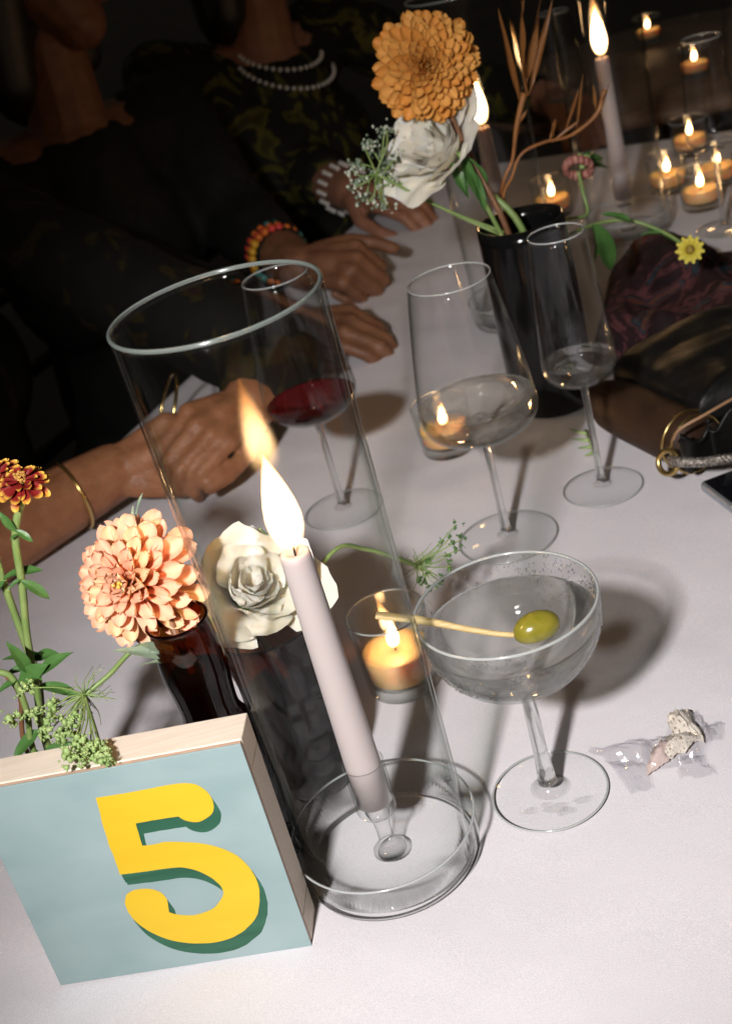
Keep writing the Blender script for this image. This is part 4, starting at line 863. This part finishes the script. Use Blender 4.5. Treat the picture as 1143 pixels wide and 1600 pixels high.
def person(label, base, face, neck_z, skin, cloth_caps, arms, extra_cloth_mat, group='guests seated across the table', jacket=None):
    """arms: list of (shoulder, elbow, wrist, hand dict, sleeve fraction)"""
    t = thing('person', label, 'person', (base[0], base[1], GZ), group)
    b = np.array([base[0], base[1], 0.0]); fd = unit(np.array([face[0], face[1], 0])); sd = np.cross(fd, [0, 0, 1.0])
    nk = b + np.array([0, 0, neck_z]); H = nk + fd * .03 + np.array([0, 0, .165])
    hip = b - np.array([0, 0, .27]) - fd * .02; ch = b + np.array([0, 0, neck_z - .20])
    caps = [(hip - sd * .06, hip + sd * .06, .12, .12), (hip, ch, .115, .11), (ch - sd * .07, ch + sd * .07, .095, .095), (ch, nk - np.array([0, 0, .05]), .095, .06), (nk - np.array([0, 0, .05]), nk + fd * .01 + np.array([0, 0, .07]), .052, .048)]
    sh = []
    for k, (S, E, Wr, hd, slv) in enumerate(arms):
        S, E, Wr = map(np.asarray, (S, E, Wr)); caps += [(nk - np.array([0, 0, .07]), S, .055, .048), (S, E, .047, .042), (E, Wr, .043, .027)]
        caps += hand_caps(Wr, **hd); sh.append((S, E, Wr, slv))
    for k in (-1, 1):
        kn = hip + sd * k * .10 + fd * .40 + np.array([0, 0, -.01]); ft = np.array([*(kn + fd * .02)[:2], GZ + .05])
        caps += [(hip + sd * k * .08, kn, .075, .055), (kn, ft, .052, .035), (ft, ft + fd * .14 - np.array([0, 0, .015]), .034, .026)]
    caps += head_caps(H, fd)
    body = mk('body', join(*[capsule(*c) for c in caps]), skin, t, True, True); remesh(body, .0029, 4)
    # clothing: slightly larger than the body
    g_ = .012; cc = [(hip - sd * .06, hip + sd * .06, .12 + g_, .12 + g_), (hip, ch, .115 + g_, .11 + g_), (ch - sd * .07, ch + sd * .07, .095 + g_, .095 + g_), (ch, nk - np.array([0, 0, .10]), .095 + g_, .075 + g_)]
    for S, E, Wr, slv in sh:
        cc += [(nk - np.array([0, 0, .095]), S, .060, .058 + .003), (S, E, .058, .050)]
        if slv > 0: cc.append((E, E + (Wr - E) * slv, .050, .050 - .016 * slv))
    for k in (-1, 1):
        kn = hip + sd * k * .10 + fd * .40 + np.array([0, 0, -.01]); ft = np.array([*(kn + fd * .02)[:2], GZ + .16])
        cc += [(hip + sd * k * .08, kn, .095, .075), (kn, ft, .075, .07)]
    o = mk('dress', join(*[capsule(*c, n=16) for c in cc]), extra_cloth_mat, t, True, True); remesh(o, .008, 6)
    dt = bpy.data.textures.new('folds', 'CLOUDS'); dt.noise_scale = .07; dt.noise_depth = 3
    dm = o.modifiers.new('folds', 'DISPLACE'); dm.texture = dt; dm.strength = .012; dm.mid_level = .45; dm.texture_coords = 'LOCAL'
    hc = [(H + np.array([0, 0, .045]) - fd * .03, H + np.array([0, 0, .05]) + fd * .0, .092, .086), (H - fd * .05, H - fd * .06 - np.array([0, 0, .13]), .075, .06)]
    for k in (-1, 1): hc.append((H + sd * k * .055 - fd * .02 + np.array([0, 0, .03]), H + sd * k * .075 - fd * .03 - np.array([0, 0, .12]), .045, .03))
    o = mk('hair', join(*[capsule(*c) for c in hc]), HAIR, t, True, True); remesh(o, .007, 3)
    for k in (-1, 1):
        mk('eye', ball(H + fd * .079 + sd * k * .032 + np.array([0, 0, .018]), .0115, 12, 8), mat('eye%s%d' % (label[:6], k), (.35, .32, .3), .15), t, True, True)
    return t, nk, fd, sd
def dark_pattern(name, cols, scale, dist=1.5, pos=(.45, .55, .62)):
    M, nt, b = new_mat(name); L = nt.links.new; b.inputs['Roughness'].default_value = .75; b.inputs['Specular IOR Level'].default_value = .15
    tc = node(nt, 'ShaderNodeTexCoord'); n = node(nt, 'ShaderNodeTexNoise', Scale=scale, Detail=3.0, Distortion=dist); L(tc.outputs['Object'], n.inputs['Vector'])
    r = node(nt, 'ShaderNodeValToRGB'); cr = r.color_ramp; cr.elements[0].color = (*cols[0], 1); cr.elements[0].position = pos[0]; cr.elements[1].color = (*cols[1], 1); cr.elements[1].position = pos[1]
    for c, p in zip(cols[2:], pos[2:]): e = cr.elements.new(p); e.color = (*c, 1)
    L(n.outputs['Fac'], r.inputs['Fac']); L(r.outputs['Color'], b.inputs['Base Color']); return M
DRESS_A = dark_pattern('dark_print', [(.011, .011, .0095), (.012, .0115, .0095), (.035, .027, .009), (.025, .012, .012)], 16, 1.2, (.4, .56, .62, .7))
DRESS_B = dark_pattern('black_weave', [(.012, .012, .011), (.017, .017, .015)], 40, .5, (.4, .7))
DRESS_C = dark_pattern('olive_brocade', [(.013, .013, .011), (.016, .016, .011), (.10, .092, .016), (.04, .036, .012)], 18, 1.8, (.44, .54, .60, .7))
def ringpts(c, ax, r, n=40, wob=0):
    ax = unit(ax); a = unit(np.cross(ax, [.1, .2, 1.0])); b = np.cross(ax, a)
    return [np.asarray(c) + r * (a * math.cos(q) + b * math.sin(q)) * (1 + wob * math.sin(3 * q)) for q in np.linspace(0, 2 * math.pi, n, endpoint=False)]
NF = np.array([N2[0], N2[1], 0])                      # facing across the table
# guest with clasped hands and gold bangles
W1 = at(176, 738, .042); E1 = at(-130, 912, .035); K1 = at(290, 690, .056)
W2 = at(392, 628, .056); 
a_base = tpt(-.02, -.27)[:2]
pa, nkA, fdA, sdA = person('person in black dress with clasped hands and gold bangles', a_base, NF, .26, SKIN_A, None,
    [((a_base[0] - .19, a_base[1] - .06, .20), E1, W1, dict(Fd=K1 - W1, Nn=(-.25, -.80, .55), curl=(42, 88, 55), side=-1, thumb=25, spread=.0182, sc=.88), .10),
     ((a_base[0] + .14, a_base[1] + .13, .20), at(430, 560, .06), W2, dict(Fd=at(325, 668, .064) - W2, Nn=(.25, -.55, .8), curl=(40, 66, 40), side=1, thumb=30, sc=.88), .75)], DRESS_A)
mk('bangle', tube(ringpts(W1 + (E1 - W1) * .22, W1 - E1, .0325), .0016, 8, closed=True), GOLD, pa, True, True)
mk('bangle', tube(ringpts(at(262, 640, .052), (.85, .1, -.5), .036), .0017, 8, closed=True), GOLD, pa, True, True)
mk('ring', tube(ringpts(K1 + unit(K1 - W1) * .004, (.3, .9, -.1), .0105, 24), .0024, 8, closed=True), mat('dark_ring', (.05, .04, .035), .3, metal=.6), pa, True, True)
# guest in black with beaded cuffs
b_base = tpt(.42, -.26)[:2]
W3, K3 = at(468, 418, .045), at(560, 412, .045); W4, K4 = at(455, 508, .036), at(590, 512, .030)
pb, nkB, fdB, sdB = person('person in plain black with bright beaded cuffs resting hands on the cloth', b_base, NF, .27, SKIN_B, None,
    [((b_base[0] + .12, b_base[1] + .12, .20), at(380, 352, .06), W3, dict(Fd=K3 - W3, Nn=(.1, -.6, .7), curl=(72, 92, 55), side=1), .62),
     ((b_base[0] - .17, b_base[1] - .05, .20), at(300, 470, .05), W4, dict(Fd=K4 - W4, Nn=(.0, -.35, .9), curl=(30, 40, 25), side=-1, sc=.9), .55)], DRESS_B)
BEAD = [mat('bead%d' % i, c, .4) for i, c in enumerate([(.65, .16, .02), (.60, .05, .04), (.70, .38, .03), (.05, .25, .22), (.08, .04, .20)])]
for nm, c, ax, r, pal in (('beaded_cuff', at(362, 492, .045), W4 - at(300, 470, .05), .036, (0, 2, 1, 0, 3)), ('beaded_cuff', at(432, 395, .05), W3 - at(380, 352, .06), .034, (1, 0, 2, 3, 0))):
    bs, ids = [], []
    for row in range(3):
        for k, p in enumerate(ringpts(np.asarray(c) + unit(ax) * (row - 1) * .008, ax, r, 22)):
            b_ = ball(p, .0052, 8, 6); bs.append(b_); ids += [pal[(k // 2 + row) % 5]] * len(b_[1])
    o = mk(nm, join(*bs), BEAD[0], pb, True, True)
    for m_ in BEAD[1:]: o.data.materials.append(m_)
    o.data.polygons.foreach_set('material_index', ids); tag(o, kind='stuff')
# guest with pearls
c_base = tpt(.86, -.20)[:2]
W5 = at(548, 300, .045)
pc, nkC, fdC, sdC = person('person in black and olive brocade with pearl necklace and pearl bracelets', c_base, NF, .245, SKIN_C, None,
    [((c_base[0] - .16, c_base[1] - .04, .22), at(470, 265, .05), W5, dict(Fd=at(600, 305, .04) - W5, Nn=(.0, -.3, .9), curl=(25, 35, 20), side=-1), .55),
     ((c_base[0] + .12, c_base[1] + .12, .22), tpt(1.12, .02, .05), tpt(1.02, .18, .04), dict(Fd=(.1, -.9, 0), Nn=(0, 0, 1), curl=(25, 35, 20), side=1), .8)], DRESS_C)
pr = []
for rw, (dz, rr_, fwd) in enumerate(((-.075, .088, .05), (-.10, .10, .058))):
    for q in np.linspace(-2.1, 2.1, 27 + 4 * rw):
        p = nkC + sdC * rr_ * math.sin(q) * .95 + fdC * (rr_ * math.cos(q) * .62 + fwd * .55) + np.array([0, 0, dz * (.45 + .75 * (math.cos(q) * .5 + .5)) + .03])
        pr.append(ball(p, .0034, 8, 6))
mk('pearl_necklace', join(*pr), PEARL, pc, True, True)
for rw in range(3):
    mk('pearl_bracelet', join(*[ball(p, .0034, 8, 6) for p in ringpts(W5 - unit(W5 - at(470, 265, .05)) * (.014 + rw * .012), W5 - at(470, 265, .05), .034, 15)]), PEARL, pc, True, True)
# chairs
CH = mat('dark_chair_wood', (.03, .018, .010), .5, (.05, .03, .016), 20)
def chair(base, label):
    t = thing('chair', label, 'chair', (base[0], base[1], GZ), 'chairs across the table'); b = np.array([base[0], base[1], GZ]); fd = unit(NF); sd = np.cross(fd, [0, 0, 1.0])
    def bar(a, c, r): return tube([b + np.asarray(a)[0] * fd + np.asarray(a)[1] * sd + (0, 0, a[2]), b + c[0] * fd + c[1] * sd + (0, 0, c[2])], r, 8)
    M = frame(fd, (0, 0, 1), b + np.array([0, 0, .345]) + fd * .05)
    mk('seat', xf(rbox(.42, .42, .035, .012), M), CH, t, True, True)
    for x in (-.15, .24):
        for y in (-.19, .19): mk('leg', bar((x, y, 0), (x, y, .34), .016), CH, t, True, True)
    for y in (-.19, .19): mk('back_post', bar((-.16, y, .33), (-.24, y, .80), .016), CH, t, True, True)
    for z in (.55, .66, .77): mk('back_rail', bar((-.16 - .08 * (z - .33) / .47, -.19, z), (-.16 - .08 * (z - .33) / .47, .19, z), .014), CH, t, True, True)
chair(a_base, 'dark wooden chair under the guest with clasped hands'); chair(b_base, 'dark wooden chair under the guest with beaded cuffs'); chair(c_base, 'dark wooden chair under the guest with pearls')
